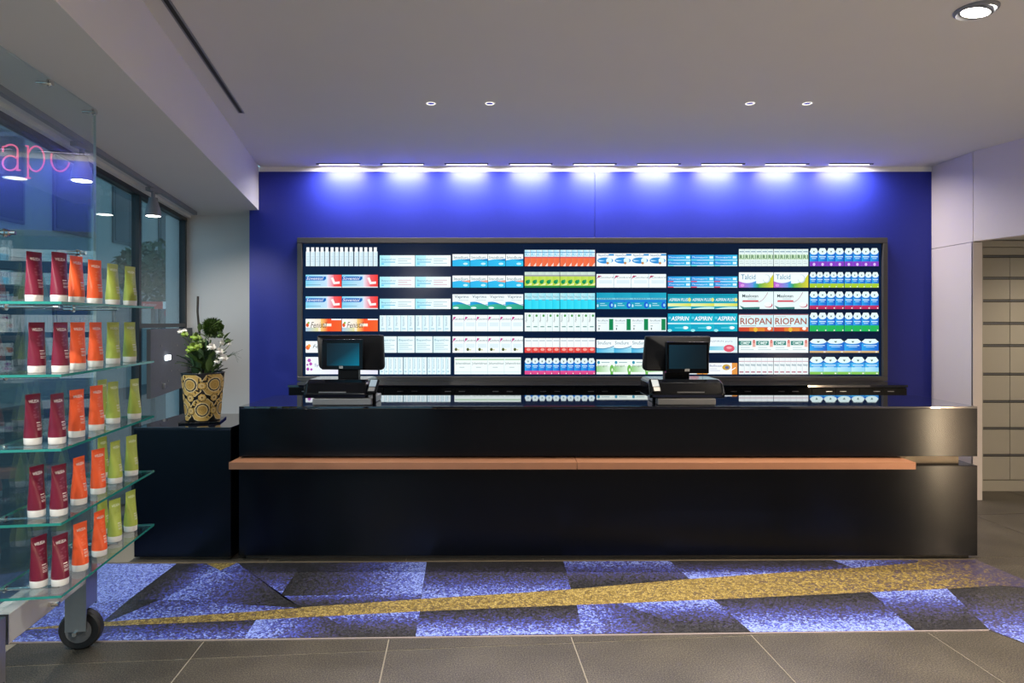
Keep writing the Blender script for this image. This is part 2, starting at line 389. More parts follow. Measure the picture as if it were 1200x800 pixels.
for (px, py, m_, hh) in ((195, 419, 'boardled', .022), (190.5, 452, 'steel', .02)):
    t = (px - 600) / FPX; y = (-3.27 + .2237 * 6.5 + .08) / (t + .2237); z = CAMH + (HORY - py) / FPX * y - .93; wd = .055 if m_ == 'boardled' else .012
    MB().prism(lb([fpt(y - wd, .075), fpt(y + wd, .075), fpt(y + wd, .095), fpt(y - wd, .095)], bd), z - hh, z + hh).build('lamp' if m_ == 'boardled' else 'latch', M[m_], bd, bevel=.004)

# ------------------------------------------------------------------ mosaic floor in front of the counter
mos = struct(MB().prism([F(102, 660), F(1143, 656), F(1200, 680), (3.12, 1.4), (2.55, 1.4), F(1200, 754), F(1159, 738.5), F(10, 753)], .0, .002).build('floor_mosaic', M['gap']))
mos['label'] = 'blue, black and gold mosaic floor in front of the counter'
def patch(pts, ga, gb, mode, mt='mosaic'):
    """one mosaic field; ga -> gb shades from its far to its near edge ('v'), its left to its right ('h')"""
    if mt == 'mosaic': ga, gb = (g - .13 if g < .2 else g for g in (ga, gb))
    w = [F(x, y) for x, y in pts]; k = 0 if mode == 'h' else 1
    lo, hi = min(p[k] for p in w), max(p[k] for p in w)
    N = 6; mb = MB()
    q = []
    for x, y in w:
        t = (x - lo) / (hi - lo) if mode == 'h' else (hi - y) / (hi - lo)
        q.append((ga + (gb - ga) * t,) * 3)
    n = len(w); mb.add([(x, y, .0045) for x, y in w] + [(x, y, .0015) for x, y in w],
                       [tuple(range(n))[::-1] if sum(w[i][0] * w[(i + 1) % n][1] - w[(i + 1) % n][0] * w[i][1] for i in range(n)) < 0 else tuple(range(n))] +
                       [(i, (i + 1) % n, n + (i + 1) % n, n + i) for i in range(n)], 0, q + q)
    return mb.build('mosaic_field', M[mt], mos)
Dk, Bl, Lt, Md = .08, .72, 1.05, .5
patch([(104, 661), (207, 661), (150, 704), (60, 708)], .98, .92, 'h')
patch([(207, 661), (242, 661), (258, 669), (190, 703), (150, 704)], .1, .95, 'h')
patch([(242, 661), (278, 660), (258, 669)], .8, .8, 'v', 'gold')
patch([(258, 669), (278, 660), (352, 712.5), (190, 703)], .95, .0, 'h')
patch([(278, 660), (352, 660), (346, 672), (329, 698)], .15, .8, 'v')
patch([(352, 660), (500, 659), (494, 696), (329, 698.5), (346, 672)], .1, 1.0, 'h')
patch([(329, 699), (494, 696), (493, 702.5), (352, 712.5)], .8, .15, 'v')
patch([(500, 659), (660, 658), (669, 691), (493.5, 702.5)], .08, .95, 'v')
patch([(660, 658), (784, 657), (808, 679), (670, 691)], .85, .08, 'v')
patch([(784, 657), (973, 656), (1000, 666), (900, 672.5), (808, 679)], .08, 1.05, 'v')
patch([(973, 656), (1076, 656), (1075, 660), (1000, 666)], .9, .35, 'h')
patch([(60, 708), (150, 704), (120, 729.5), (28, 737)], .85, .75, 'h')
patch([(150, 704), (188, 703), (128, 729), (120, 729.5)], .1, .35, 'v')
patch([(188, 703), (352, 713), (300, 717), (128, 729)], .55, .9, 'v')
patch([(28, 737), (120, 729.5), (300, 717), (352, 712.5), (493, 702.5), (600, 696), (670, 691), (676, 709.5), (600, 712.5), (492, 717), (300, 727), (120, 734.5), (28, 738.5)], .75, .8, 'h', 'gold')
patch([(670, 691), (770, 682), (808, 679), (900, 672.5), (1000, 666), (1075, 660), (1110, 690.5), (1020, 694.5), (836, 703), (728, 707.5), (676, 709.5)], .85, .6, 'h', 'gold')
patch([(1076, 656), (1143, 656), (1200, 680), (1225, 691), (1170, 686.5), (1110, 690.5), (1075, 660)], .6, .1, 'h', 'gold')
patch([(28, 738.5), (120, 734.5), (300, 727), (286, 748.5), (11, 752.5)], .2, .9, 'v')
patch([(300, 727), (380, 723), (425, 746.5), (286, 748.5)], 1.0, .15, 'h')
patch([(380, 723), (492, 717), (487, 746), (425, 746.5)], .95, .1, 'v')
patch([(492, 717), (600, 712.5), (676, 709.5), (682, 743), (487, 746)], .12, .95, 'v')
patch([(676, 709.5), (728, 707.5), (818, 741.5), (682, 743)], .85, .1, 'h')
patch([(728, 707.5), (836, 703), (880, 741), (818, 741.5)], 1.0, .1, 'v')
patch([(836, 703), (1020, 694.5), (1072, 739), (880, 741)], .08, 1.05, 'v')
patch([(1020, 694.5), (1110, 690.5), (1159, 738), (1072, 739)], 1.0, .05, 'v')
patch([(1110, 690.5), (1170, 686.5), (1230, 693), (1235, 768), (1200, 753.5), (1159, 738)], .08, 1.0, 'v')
struct(MB().prism([F(10, 753), F(1159, 738.4), F(1159, 739.2), F(8, 753.9)], 0, .005).build('trim_4', M['edge']))
struct(MB().prism([F(104, 659.4), F(1143, 655), F(1143, 656.2), F(104, 660.9)], 0, .005).build('trim_5', M['core']))

# ------------------------------------------------------------------ counter
CY, CT = 4.22, 1.0
XL, XR = (280 - 600) / FPX * CY, (1145.5 - 600) / FPX * CY
ctr = thing('sales_counter', 'long black lacquered sales counter with a copper ledge across its front', 'counter', ((XL + XR) / 2, CY + .32, 0))
ox, oy = (XL + XR) / 2, CY + .32
def cb(x0, x1, y0, y1, z0, z1): return MB().box(x0 - ox, x1 - ox, y0 - oy, y1 - oy, z0, z1)
cb(XL, XR, CY, CY + .64, .985, CT).build('countertop', M['blacktop'], ctr, bevel=.002)
cb(XL, XR, CY, CY + .64, .675, .985).build('upper_block', M['black'], ctr, bevel=.002)
cb(XL + .03, XR - .075, CY + .07, CY + .6, .615, .675).build('recessed_core', M['core'], ctr)
cb(XL, XR, CY, CY + .64, .03, .615).build('lower_block', M['black'], ctr, bevel=.002)
cb(XL + .03, XR - .03, CY + .04, CY + .6, 0, .03).build('plinth', M['gap'], ctr)
lx0, lx1, ls = (268 - 600) / FPX * 4.09, (1073.5 - 600) / FPX * 4.09, .41
for a_, b2 in ((lx0, ls - .0015), (ls + .0015, lx1)):
    cb(a_, b2, 4.09, CY + .07, .619, .664).build('ledge', M['copper'], ctr, bevel=.002)['label'] = 'copper coloured ledge board'

# side cabinet to the left
x0, x1 = (157 - 600) / FPX * CY, (270.5 - 600) / FPX * CY
sc = thing('side_cabinet', 'black glossy side cabinet carrying the flower pot beside the counter', 'cabinet', ((x0 + x1) / 2, CY + .31, 0))
hw = (x1 - x0) / 2
MB().box(-hw, hw, -.31, .32, .02, .848).build('body', M['black'], sc, bevel=.003)
MB().box(-hw, hw, -.31, .32, .848, .864).build('top', M['blacktop'], sc, bevel=.002)
MB().box(-hw + .02, hw - .02, -.28, .3, 0, .02).build('plinth', M['gap'], sc)

# ------------------------------------------------------------------ back cabinets below the display
bx0, bx1, bz, by = (338 - 600) / FPX * 5.75, (1063 - 600) / FPX * 5.75, .99, 5.75
NU = 13; uw = (bx1 - bx0) / NU
bc = thing('back_cabinet', 'low black drawer cabinet below the video wall, in a row behind the counter', 'cabinet', (bx0 + uw / 2, by + .22, 0), group='black cabinets under the video wall')
MB().box(-uw / 2 + .001, uw / 2 - .001, -.2, .22, .06, bz - .021).build('body', M['black2'], bc)
MB().box(-uw / 2 + .01, uw / 2 - .01, -.17, .2, 0, .06).build('plinth', M['gap'], bc)
for sx in (-1, 1):
    xa, xb = sorted((sx * .002, sx * (uw / 2 - .002)))
    for za, zb in ((.065, .36), (.365, .66), (.665, bz - .026)):
        dr = MB().box(xa, xb, -.22, -.2, za, zb).build('drawer', M['black2'], bc, bevel=.001)
        hc = sx * .062
        MB().box(hc - .026, hc + .026, -.234, -.22, zb - .032, zb - .027).build('handle', M['steel'], dr)
for k in range(1, NU):
    c = copy_tree(bc); c.location = (bx0 + uw * (k + .5), by + .22, 0)
tag(MB().box(bx0 - .005, bx1 + .005, by - .005, WY - .002, bz - .02, bz).build('back_worktop', M['blacktop'], bevel=.001), 'long polished black worktop on the cabinets below the video wall', 'worktop')

# ------------------------------------------------------------------ video wall: eight upright displays in one frame
vw = thing('video_wall', 'wide video wall showing rows of medicine packages on a blue wall', 'video wall', (P(693.5, 446, WY)))
VX, VZ = vw.location.x, vw.location.z
U = WY / FPX                                        # metres on the wall per photograph pixel
def S(px, py): return ((px - 600) * U - VX, CAMH + (HORY - py) * U - VZ)
for (xa, ya, xb, yb) in ((350, 279, 1037, 285.5), (350, 440.5, 1037, 446), (350, 285.5, 355.5, 440.5), (1031.5, 285.5, 1037, 440.5)):
    p, q = S(xa, yb), S(xb, ya); MB().box(p[0], q[0], -.05, -.001, p[1], q[1]).build('frame_bar', M['frame'], vw, bevel=.004)
cols = [(359, 443.3), (445.5, 528.3), (530.5, 613), (614.8, 697), (698.7, 780.2), (782, 863.2), (865, 946), (947.6, 1028.3)]
edges = [355.7] + [(cols[i][1] + cols[i + 1][0]) / 2 for i in range(7)] + [1031.3]
base = [312, 337, 362, 388, 413, 438.2]
panels = []
for i in range(8):
    p, q = S(edges[i] + .06, 440.3), S(edges[i + 1] - .06, 285.7)
    panels.append(MB().box(p[0], q[0], -.02, -.001, p[1], q[1]).build('display', M['screenoff'], vw))
W_, PC = 'F2FDFF', 'DDF6FC'
def d_bottle(a):
    a.rect(.3, 0, a.w - .3, a.h * .78, 'E4F4FB', 'CBE6F2'); a.rect(.9, a.h * .74, a.w - 1.2, a.h, 'F4FBFF'); a.lines(1, a.h * .25, a.w - 1, 3, 2.6, 'A8CBDc')
def d_soventol(a):
    w, h = a.w, a.h; a.bg('7FD3F2', 'E8EEFA'); a.rect(w * .6, 0, w * .78, h, 'E6E6F6', 'EE7E8E'); a.rect(w * .78, 0, w, h, 'EE6068', 'F2382E')
    a.poly([(0, h * .55), (w * .52, h * .55), (w * .57, h * .68), (w * .57, h * .86), (0, h * .86)], '1668BE')
    a.text('Soventol', .8, h * .6, w * .5, h * .84, 'FFFFFF', .3); a.lines(1, h * .2, w * .42, 1, 2, '5C8CA8', .5)
    a.poly([(w * .7, h * .75), (w * .77, h * .8), (w * .82, h * .45), (w * .95, h * .48), (w * .95, h * .3), (w * .78, h * .26)], 'FBF2F0'); a.rect(0, 0, w, h * .07, 'EAF6FA')
def d_fenistil(a):
    w, h = a.w, a.h; a.bg('FFFFFF', 'F2C25E'); a.rect(w * .42, 0, w * .62, h, 'F4D27A', 'F4592E'); a.rect(w * .62, 0, w, h, 'F6552A', 'F0642E')
    a.rect(0, 0, w * .35, h * .3, 'A9C9E8', 'E6E09A'); a.ell(w * .05, h * .5, 1.8, 2.4, 'E2572B', 8); a.ell(w * .08, h * .68, 1.2, 1.4, '8FB23A', 8)
    a.rect(w * .5, h * .4, w * .72, h * .62, 'FBEFD8'); a.text('Fenistil', w * .14, h * .28, w * .6, h * .74, '2B2A2C', .3); a.rect(w * .72, h * .9, w, h, 'FFFFFF')
def d_orangeflower(a):
    w, h = a.w, a.h; a.bg(W_); a.ell(w * .06, h * .45, 2.6, 3, 'F0703A', 6); a.ell(w * .1, h * .6, 2, 2, 'F4A03C', 6); a.text('Fenistil', w * .2, h * .4, w * .7, h * .7, '444444', .3)
def d_magenta(a):
    w, h = a.w, a.h; a.bg(W_, 'E6E4FA')
    for x, y, r in ((.1, .8, 2.2), (.14, .6, 2), (.06, .3, 2), (.16, .28, 1.5), (.05, .55, 1.3), (.75, .7, 2.4), (.85, .35, 2)): a.ell(w * x, h * y, r, r, 'B548B4', 6)
    a.text('Systral', w * .25, h * .4, w * .6, h * .62, '6A5A9A')
def d_bepanthen(pink=False):
    def f(a):
        w, h = a.w, a.h; a.bg('A6EBFB', 'F6FFFF'); a.rect(w * .3, 0, w, h, 'E2FAFD', 'F6FFFF'); a.text('Bepanthen', w * .05, h * .5, w * .46, h * .72, '5D93AE')
        a.rect(w * .05, h * .33, w * .44, h * .42, '7EC4E0'); a.lines(w * .52, h * .25, w * .9, 3, h * .2, 'D39BB0' if pink else '9FBFCC', .7); a.rect(w * .05, h * .14, w * .12, h * .28, '6FD0EE')
    return f
def d_slim(a):
    w, h = a.w, a.h; a.bg('D2F1FB', 'F2FBFD'); a.text('Bepanthen', w * .25, h * .35, w * .55, h * .9, '7C9AA8', up=True); a.rect(w * .92, 0, w, h, 'A8C4CF'); a.rect(w * .2, h * .12, w * .7, h * .2, 'B6D9E6')
def d_bepsq(a):
    w, h = a.w, a.h; a.bg('D9F5FB', 'F0FCFE'); a.text('Bepanthen', w * .08, h * .68, w * .9, h * .84, '5E93A6'); a.lines(w * .1, h * .2, w * .85, 4, h * .12, 'A9C8D2', .6); a.rect(w * .97, 0, w, h, 'A8C4CF')
def d_imodium(o):
    def f(a):
        w, h = a.w, a.h; a.bg('F4FBFC'); a.strip(curve(lambda t: h * (.48 + .1 * math.sin(t * 3)), 0, w), curve(lambda t: 0, 0, w), '2FB4EC', '34C3EE')
        a.poly([(w * .5, h * .52), (w, h * .62), (w, h * .42)], 'F0A088' if o else '1386CE'); a.ell(w * .75, h * .2, w * .14, h * .1, 'BFEFFA'); a.text('Imodium', w * .08, h * .6, w * .9, h * .86, '5A7480')
    return f
def d_vaprino(a):
    w, h = a.w, a.h; a.bg('EFFAFD'); a.text('Vaprino', w * .12, h * .68, w * .92, h * .94, '2F4A66'); a.lines(w * .3, h * .58, w * .9, 1, 1, '9BB8C4', .4)
    a.strip(curve(lambda t: h * (.48 - .16 * t + .06 * math.sin(t * 5)), 0, w), curve(lambda t: h * (.22 + .1 * t), 0, w), '27A8D6', '1565C6')
    a.strip(curve(lambda t: h * (.22 + .12 * math.sin(t * 3.1)), 0, w), curve(lambda t: 0, 0, w), '46B99A', '2A9F86'); a.ell(w * .2, h * .08, w * .16, h * .07, 'DDF4F2')
def d_magcorner(dot, red='C2308A'):
    def f(a):
        w, h = a.w, a.h; a.bg('F1FCFE'); a.poly([(0, h * .62), (w * .1, h * .9), (w * .32, h * .86), (w * .1, h * .72)], red); a.text('Laxoberal', w * .18, h * .7, w * .97, h * .82, '50424E')
        a.rect(w * .15, h * .3, w * .9, h * .55, 'DDEFF5'); a.rect(w * .97, 0, w, h, 'A9BFCB')
        if dot: a.ell(w * .3, h * .2, w * .12, h * .1, '525A2C', 8); a.ell(w * .5, h * .18, w * .1, h * .05, 'D9D8A8', 8)
    return f
def d_greenline(a):
    w, h = a.w, a.h; a.bg('EFFBFA'); a.rect(w * .03, h * .84, w, h * .91, 'A9CFA6'); a.text('Johanniskraut', w * .06, h * .55, w * .96, h * .72, '4A6170'); a.lines(w * .3, h * .4, w * .6, 1, 1, '9BB0B8', .6); a.rect(w * .985, 0, w, h, 'B5CDD3'); a.rect(0, h * .12, w, h * .15, 'CDE6E9')
def d_orange(a):
    w, h = a.w, a.h; a.rect(0, h * .58, w, h, 'AEE6F8', 'E6F9FE'); a.text('ACC', w * .12, h * .64, w * .88, h * .84, '5AAAD4'); a.rect(0, h * .84, w, h * .88, '3D8EC8'); a.rect(0, 0, w, h * .58, 'F2744E', 'EE6A42'); a.rect(0, h * .5, w, h * .58, 'D85A5E')
    a.poly([(w * .5, 0), (w * .98, 0), (w * .95, h * .22)], 'FBD9CE'); a.rect(w * .96, 0, w, h, 'B07A78')
def d_lime(a):
    w, h = a.w, a.h; a.bg('B5D64A', 'C6DF62'); a.rect(0, h * .72, w, h, 'D2E6DA', 'C2D6CE'); a.rect(0, h * .72, w, h * .8, '9C9CA2'); a.rect(0, 0, w, h * .12, '2E8A4A'); a.ell(w * .42, h * .36, w * .3, h * .13, '0E8C54', 10); a.ell(w * .62, h * .42, w * .16, h * .1, '1FA069', 8); a.poly([(w * .2, h * .12), (w, h * .3), (w, h * .18)], 'EAF2B8')
def d_cyan(a):
    w, h = a.w, a.h; a.bg('2AD3F0', '3FE0F6'); a.rect(0, h * .6, w, h, 'BDEBF4', '9AE3F2'); a.text('Nasic', w * .1, h * .72, w * .9, h * .84, '6E7E96'); a.rect(w * .5, h * .54, w * .95, h * .6, '6FA4BC'); a.rect(w * .97, 0, w, h, '2AA8C8')
def d_vert(a):
    w, h = a.w, a.h; a.bg('F0FCFC', 'E4F4F4'); a.text('Nasivin', w * .1, h * .5, w * .34, h * .9, '47525C', up=True); a.ell(w * .7, h * .84, w * .17, h * .07, '4D9A4E', 8); a.rect(w * .25, h * .22, w * .8, h * .27, '5C8E8A'); a.rect(w * .96, 0, w, h, 'A9C4C8')
def d_red(a):
    w, h = a.w, a.h; a.bg('F4FBFC', 'EDF6F9'); a.rect(0, 0, w, h * .38, 'E0403C', 'DB4A44'); a.ell(w * .55, h * .22, w * .3, h * .1, 'F2A79C', 10); a.rect(w * .1, h * .8, w * .9, h * .85, '97A8B6'); a.rect(w * .97, 0, w, h, 'B8A8B0')
def d_can(bot, wide=1.0, light=False, cap='E4FBFB', bh=.22, drop=False):
    def f(a):
        w, h = a.w, a.h; ct = h * .72
        a.rect(.1, 0, w - .1, ct, '2FA4EE' if not light else '46B8F0', '1A62CE' if not light else '2E93E4')
        if light: a.rect(.1, h * .1, w - .1, h * .4, 'BDEBF8', '8FD2F2')
        a.poly([(.1, ct), (w - .1, ct), (w - .1, h * .8), (w * .8, h), (w * .2, h), (.1, h * .8)], cap)
        a.rect(.1, h * .66, w - .1, h * .79, '1B72CE'); a.ell(w / 2, h * .79, w * .45, h * .15, cap, 14); a.poly([(w * .4, h * .84), (w * .6, h * .84), (w * .5, h * .73)], '31564E')
        a.rect(w * .12, h * .5, w * .88, h * .55, 'D8EEFB'); a.rect(w * .25, h * .4, w * .75, h * .45, '9FD0F4')
        a.rect(.1, 0, w - .1, h * bh, bot)
        if drop: a.ell(w * .5, h * .1, w * .16, h * .09, 'DAC2F4', 8)
        else: a.rect(w * .8, h * .02, w * .92, h * .09, 'F4F4E8')
    return f
def d_niveau(a):
    w, h = a.w, a.h; a.bg('F4FBFD'); a.rect(w * .7, h * .82, w, h * .95, '2E8FD8'); a.text('NasenDuo', w * .1, h * .76, w * .7, h * .94, '24568E'); a.ell(w * .5, h * .44, w * .46, h * .24, '2B8FDA', 18); a.poly([(w * .08, h * .5), (w * .5, h * .42), (w * .15, h * .36)], 'BFE3F6'); a.ell(w * .72, h * .44, w * .17, h * .22, 'DFF6FA', 12); a.ell(w * .64, h * .24, w * .08, h * .1, 'C88A54', 8)
def d_teal(a):
    w, h = a.w, a.h; a.bg('1B9CBE', '22A6C4'); a.rect(0, h * .58, w, h * .68, '7CC6D8'); a.text('Lorano', w * .1, h * .6, w * .9, h * .7, '2E6F8E'); a.rect(0, h * .42, w, h * .56, '1E84D8'); a.ell(w * .85, h * .24, w * .14, h * .2, '1C62D2', 12); a.ell(w * .88, h * .24, w * .06, h * .1, '9ADCF4', 8); a.lines(w * .2, h * .2, w * .6, 2, h * .12, 'BDEAF2', .7); a.ell(w * .07, h * .2, w * .05, h * .1, 'BFE6F4', 8)
def d_greenbar(a):
    w, h = a.w, a.h; a.bg('F0FBFD', 'E2F2F8'); a.rect(w * .72, h * .08, w * .96, h * .9, '158552'); a.text('Ibuflam', w * .07, h * .72, w * .66, h * .84, '58707A'); a.rect(w * .12, h * .1, w * .17, h * .26, '3B5146'); a.rect(w * .1, h * .36, w * .22, h * .42, '86A0A0'); a.lines(w * .07, h * .58, w * .6, 1, 1, 'B8CDD4', .5)
def d_swoosh(a):
    w, h = a.w, a.h; a.bg('F2FCFE'); a.text('SinuSure', w * .06, h * .64, w * .84, h * .9, '5B7F92'); a.strip(curve(lambda t: h * (.34 - .3 * t + .42 * t * t), 0, w), curve(lambda t: 0, 0, w), '45B0DE', '9ADDF0'); a.line(curve(lambda t: h * (.36 - .3 * t + .46 * t * t), 0, w), .9, '2A7FA8')
def d_ibero(a):
    w, h = a.w, a.h; a.bg('EFFAF4'); a.rect(0, h * .15, w * .8, h * .55, '8CC97A', 'E6F6EA'); a.ell(w * .12, h * .8, w * .08, h * .11, '2E94B4', 10); a.text('Iberogast', w * .06, h * .48, w * .62, h * .66, '4A7A4E'); a.lines(w * .28, h * .78, w * .75, 1, 1, '7FA6B4', .8)
    a.ell(w * .88, h * .35, w * .12, h * .3, '6DB554', 10); a.ell(w * .9, h * .3, w * .05, h * .12, 'E6F6DC', 8); a.rect(w * .8, 0, w * .95, h * .2, '6DB554')
def d_thoma(red):
    def f(a):
        w, h = a.w, a.h; a.bg('2D8FE2', '35BDEB'); a.text('Thomapyrin', w * .04, h * .35, w * .72, h * .72, 'EAF8FF', .2); a.rect(w * .8, h * .35, w * .96, h * .75, 'E2FAFF'); a.rect(0, 0, w * .25, h * .2, 'D85A72' if red else '6EE0E6'); a.rect(w * .25, 0, w, h * .14, 'CFEFFA')
    return f
def d_aspplus(a):
    w, h = a.w, a.h; a.bg('129CB6', '1AA4BE'); a.rect(0, h * .86, w, h * .9, '0D7C94'); a.text('ASPIRIN PLUS', w * .05, h * .52, w * .86, h * .72, 'EFFBF6', .2, .01); a.ell(w * .93, h * .62, w * .07, h * .13, 'E4E284', 10); a.rect(0, h * .18, w, h * .38, 'E8F2B8', 'D9DE52'); a.strip(curve(lambda t: h * (.14 * math.sin(t * 2)), 0, w), curve(lambda t: 0, 0, w), 'DDF6F0', 'BFEFF0')
def d_aspirin(a):
    w, h = a.w, a.h; a.bg('10A2C4', '1AB4CC'); a.text('ASPIRIN', w * .14, h * .6, w * .92, h * .84, 'FFFFFF', .2, .015); a.ell(w * .08, h * .76, w * .06, h * .08, '5CD2E6', 10); a.rect(0, h * .4, w, h * .48, 'D5F4FA', 'A4E6F0'); a.ell(w * .76, h * .2, w * .12, h * .085, 'F4FFFF', 12); a.rect(w * .3, h * .17, w * .7, h * .22, '62D4E2'); a.ell(w * .08, h * .05, w * .1, h * .08, '9AE8EE', 8)
def d_asppure(a):
    w, h = a.w, a.h; a.bg('F2FBFD', 'E2F4FA'); a.text('ASPIRIN pure', w * .2, h * .66, w * .86, h * .8, '8898A8'); a.rect(0, h * .16, w, h * .42, '66C4DE', 'BFE9F2'); a.ell(w * .76, h * .28, w * .16, h * .24, 'E05C72', 14); a.ell(w * .76, h * .32, w * .08, h * .08, 'F2A4AE', 10)
def d_orangebox(a):
    w, h = a.w, a.h; a.bg('E49A3E', 'E2974A'); a.rect(w * .14, 0, w * .84, h, 'F2F6FA'); a.ell(w * .68, h * .62, w * .12, h * .26, 'C9A43C', 12); a.ell(w * .7, h * .6, w * .06, h * .14, '5A6AA8', 8); a.text('Bellissan', w * .2, h * .66, w * .55, h * .86, '6A7AA0'); a.lines(w * .2, h * .3, w * .5, 2, h * .16, 'B8C2D2', .6)
    a.line(curve(lambda t: h * (.1 + .5 * t * t), w * .5, w * .95), 1.0, 'FFFFFF')
def d_r1(a):
    w, h = a.w, a.h; a.bg('E6F6F2', 'DCEEEE'); a.rect(w * .1, h * .82, w * .9, h * .87, '6F92AC'); a.rect(0, h * .4, w, h * .68, 'CDE9C6'); a.text('R1', w * .14, h * .42, w * .92, h * .66, '2E6A40', 0, .02); a.lines(w * .15, h * .15, w * .8, 2, h * .12, 'B7C9CC', .6); a.rect(w * .96, 0, w, h, 'B2C8C8')
def d_talcid(a):
    w, h = a.w, a.h; a.bg('F0FCFD')
    a.strip(curve(lambda t: h * (.42 - .5 * t + .52 * t * t), 0, w * .5), curve(lambda t: 0, 0, w * .5), 'C45BD0', '3FA0E6'); a.strip(curve(lambda t: h * (.3 - .05 * t), w * .42, w * .58), curve(lambda t: 0, w * .42, w * .58), '3E9FE0', '3FA64E')
    a.strip(curve(lambda t: h * (.27 + .62 * t ** 2.5), w * .58, w), curve(lambda t: 0, w * .58, w), '5DB052', 'D8D23A'); a.ell(w * .1, h * .15, w * .06, h * .1, 'D79BE2', 8)
    a.text('Talcid', w * .06, h * .54, w * .48, h * .86, '2E7EA8'); a.ell(w * .8, h * .58, w * .11, h * .28, 'C6D8DE', 14); a.ell(w * .79, h * .6, w * .09, h * .23, 'F2FBFC', 14); a.ell(w * .72, h * .68, w * .07, h * .16, 'F0FCFD', 10)
def d_maalox(a):
    w, h = a.w, a.h; a.bg('E8F8FA'); a.text('Maaloxan', w * .1, h * .66, w * .56, h * .84, '31424C', 0, .01); a.poly([(w * .1, h * .4), (w * .56, h * .4), (w * .57, h * .5), (w * .11, h * .5)], 'CF5462'); a.line(curve(lambda t: h * (.4 + .55 * t * t), w * .55, w * .84), .55, 'A87484')
    a.ell(w * .86, h * .22, w * .12, h * .14, 'C0566A', 14); a.ell(w * .84, h * .26, w * .11, h * .14, 'F2FCFC', 14); a.poly([(w * .02, h * .2), (w * .15, h * .1), (w * .6, h * .12), (w * .6, 0), (w * .1, 0)], '3D7A78'); a.rect(0, h * .97, w, h, 'C8E4E8'); a.rect(w * .99, 0, w, h, 'B4CCD4'); a.lines(w * .25, h * .56, w * .5, 1, 1, '9DB4BC', .6)
def d_riopan(a):
    w, h = a.w, a.h; a.bg('E4F6F8', 'CBECF2'); a.rect(0, h * .95, w, h, 'A86A72'); a.text('RIOPAN', w * .04, h * .4, w * .95, h * .78, 'A4503E', 0, .012); a.lines(w * .05, h * .3, w * .5, 1, 1, '7F8C98', .6); a.lines(w * .05, h * .84, w * .35, 1, 1, 'A3A8AE', .5)
    a.rect(0, 0, w, h * .24, 'C9432E', 'D8602E'); a.rect(w * .3, 0, w * .75, h * .2, 'DE7A2C', 'E08A36'); a.ell(w * .48, h * .1, w * .06, h * .14, 'E4B83C', 8); a.ell(w * .88, h * .16, w * .06, h * .1, 'FBEFE6', 8); a.rect(w * .99, 0, w, h, '9FB8C0')
def d_omep(a):
    w, h = a.w, a.h; a.bg('F0FBFC'); a.rect(0, h * .52, w * .72, h * .82, '2A8078'); a.text('OMEP', w * .1, h * .56, w * .64, h * .78, 'E2F4F0', 0, .015); a.rect(w * .78, h * .4, w * .96, h * .84, 'E9B0A6'); a.rect(w * .82, h * .66, w * .92, h * .9, 'D27A76'); a.lines(w * .1, h * .2, w * .85, 2, h * .14, 'B3C8CC', .7)
def d_pinkline(a):
    w, h = a.w, a.h; a.bg('F2FAFB', 'E8F2F4'); a.rect(0, h * .76, w, h * .81, 'C8A4B2'); a.rect(w * .1, h * .52, w * .9, h * .62, 'BCCBD2'); a.text('Pantop', w * .15, h * .44, w * .85, h * .64, '93AAB4'); a.rect(w * .1, h * .1, w * .8, h * .18, 'AE7484'); a.rect(w * .96, 0, w, h, 'B9C7CC')
# column -> rows of (design, count per group, top pixel row[, left, right])
SH = [
 [(d_bottle, (5, 5, 5), 290), (d_soventol, (1, 1), 322), (d_soventol, (1, 1), 347.3), (d_fenistil, (1, 1), 373.5), (d_orangeflower, (1, 1), 399.5), (d_magenta, (1, 1), 418)],
 [(d_bepanthen(), (1, 1), 299.3), (d_bepanthen(True), (1, 1), 324.3), (d_bepanthen(), (1, 1), 350), (d_slim, (5, 5), 369.5), (d_bepsq, (1, 1, 1, 1), 394), (d_slim, (5, 5, 5), 418.4)],
 [(d_imodium(0), (1,) * 4, 298), (d_imodium(1), (1,) * 4, 323), (d_vaprino, (4,), 344.8), (d_magcorner(0), (6,), 369), (d_magcorner(1), (6,), 394), (d_greenline, (4,), 418.5, 532.8, 610.5)],
 [(d_orange, (6, 6), 293), (d_lime, (5, 5), 318.7), (d_cyan, (5, 5), 343.5), (d_vert, (5, 5), 366.3), (d_red, (5, 5), 396), (d_can('E0508E', cap='DCEFF4'), (5, 5), 419.5)],
 [(d_niveau, (4,), 297), (d_magcorner(0, 'B0486A'), (4,), 321.2), (d_teal, (4,), 343), (d_greenbar, (4,), 372), (d_swoosh, (4,), 398), (d_ibero, (4,), 421)],
 [(d_thoma(0), (1, 1, 1), 298.8), (d_thoma(1), (1, 1, 1), 324), (d_aspplus, (3,), 344.5), (d_aspirin, (3,), 367.3), (d_asppure, (1, 1), 395), (d_orangebox, (1, 1), 425)],
 [(d_r1, (6, 6), 292), (d_talcid, (1, 1), 319.2), (d_maalox, (1, 1), 341.5), (d_riopan, (1, 1), 368), (d_omep, (4,), 396.2), (d_pinkline, (6, 6), 419)],
 [(d_can('8A3FC4', bh=.26, drop=True), (4, 4), 291), (d_can('A9CC34', bh=.27), (5, 5), 319), (d_can('BC2E5E', bh=.2), (4, 4), 341.7), (d_can('22B45A', bh=.32), (4, 4), 366.3), (d_can('D6B27A', bh=.14), (4,), 397), (d_can('86C65A', bh=.15, light=True), (5,), 418)],
]
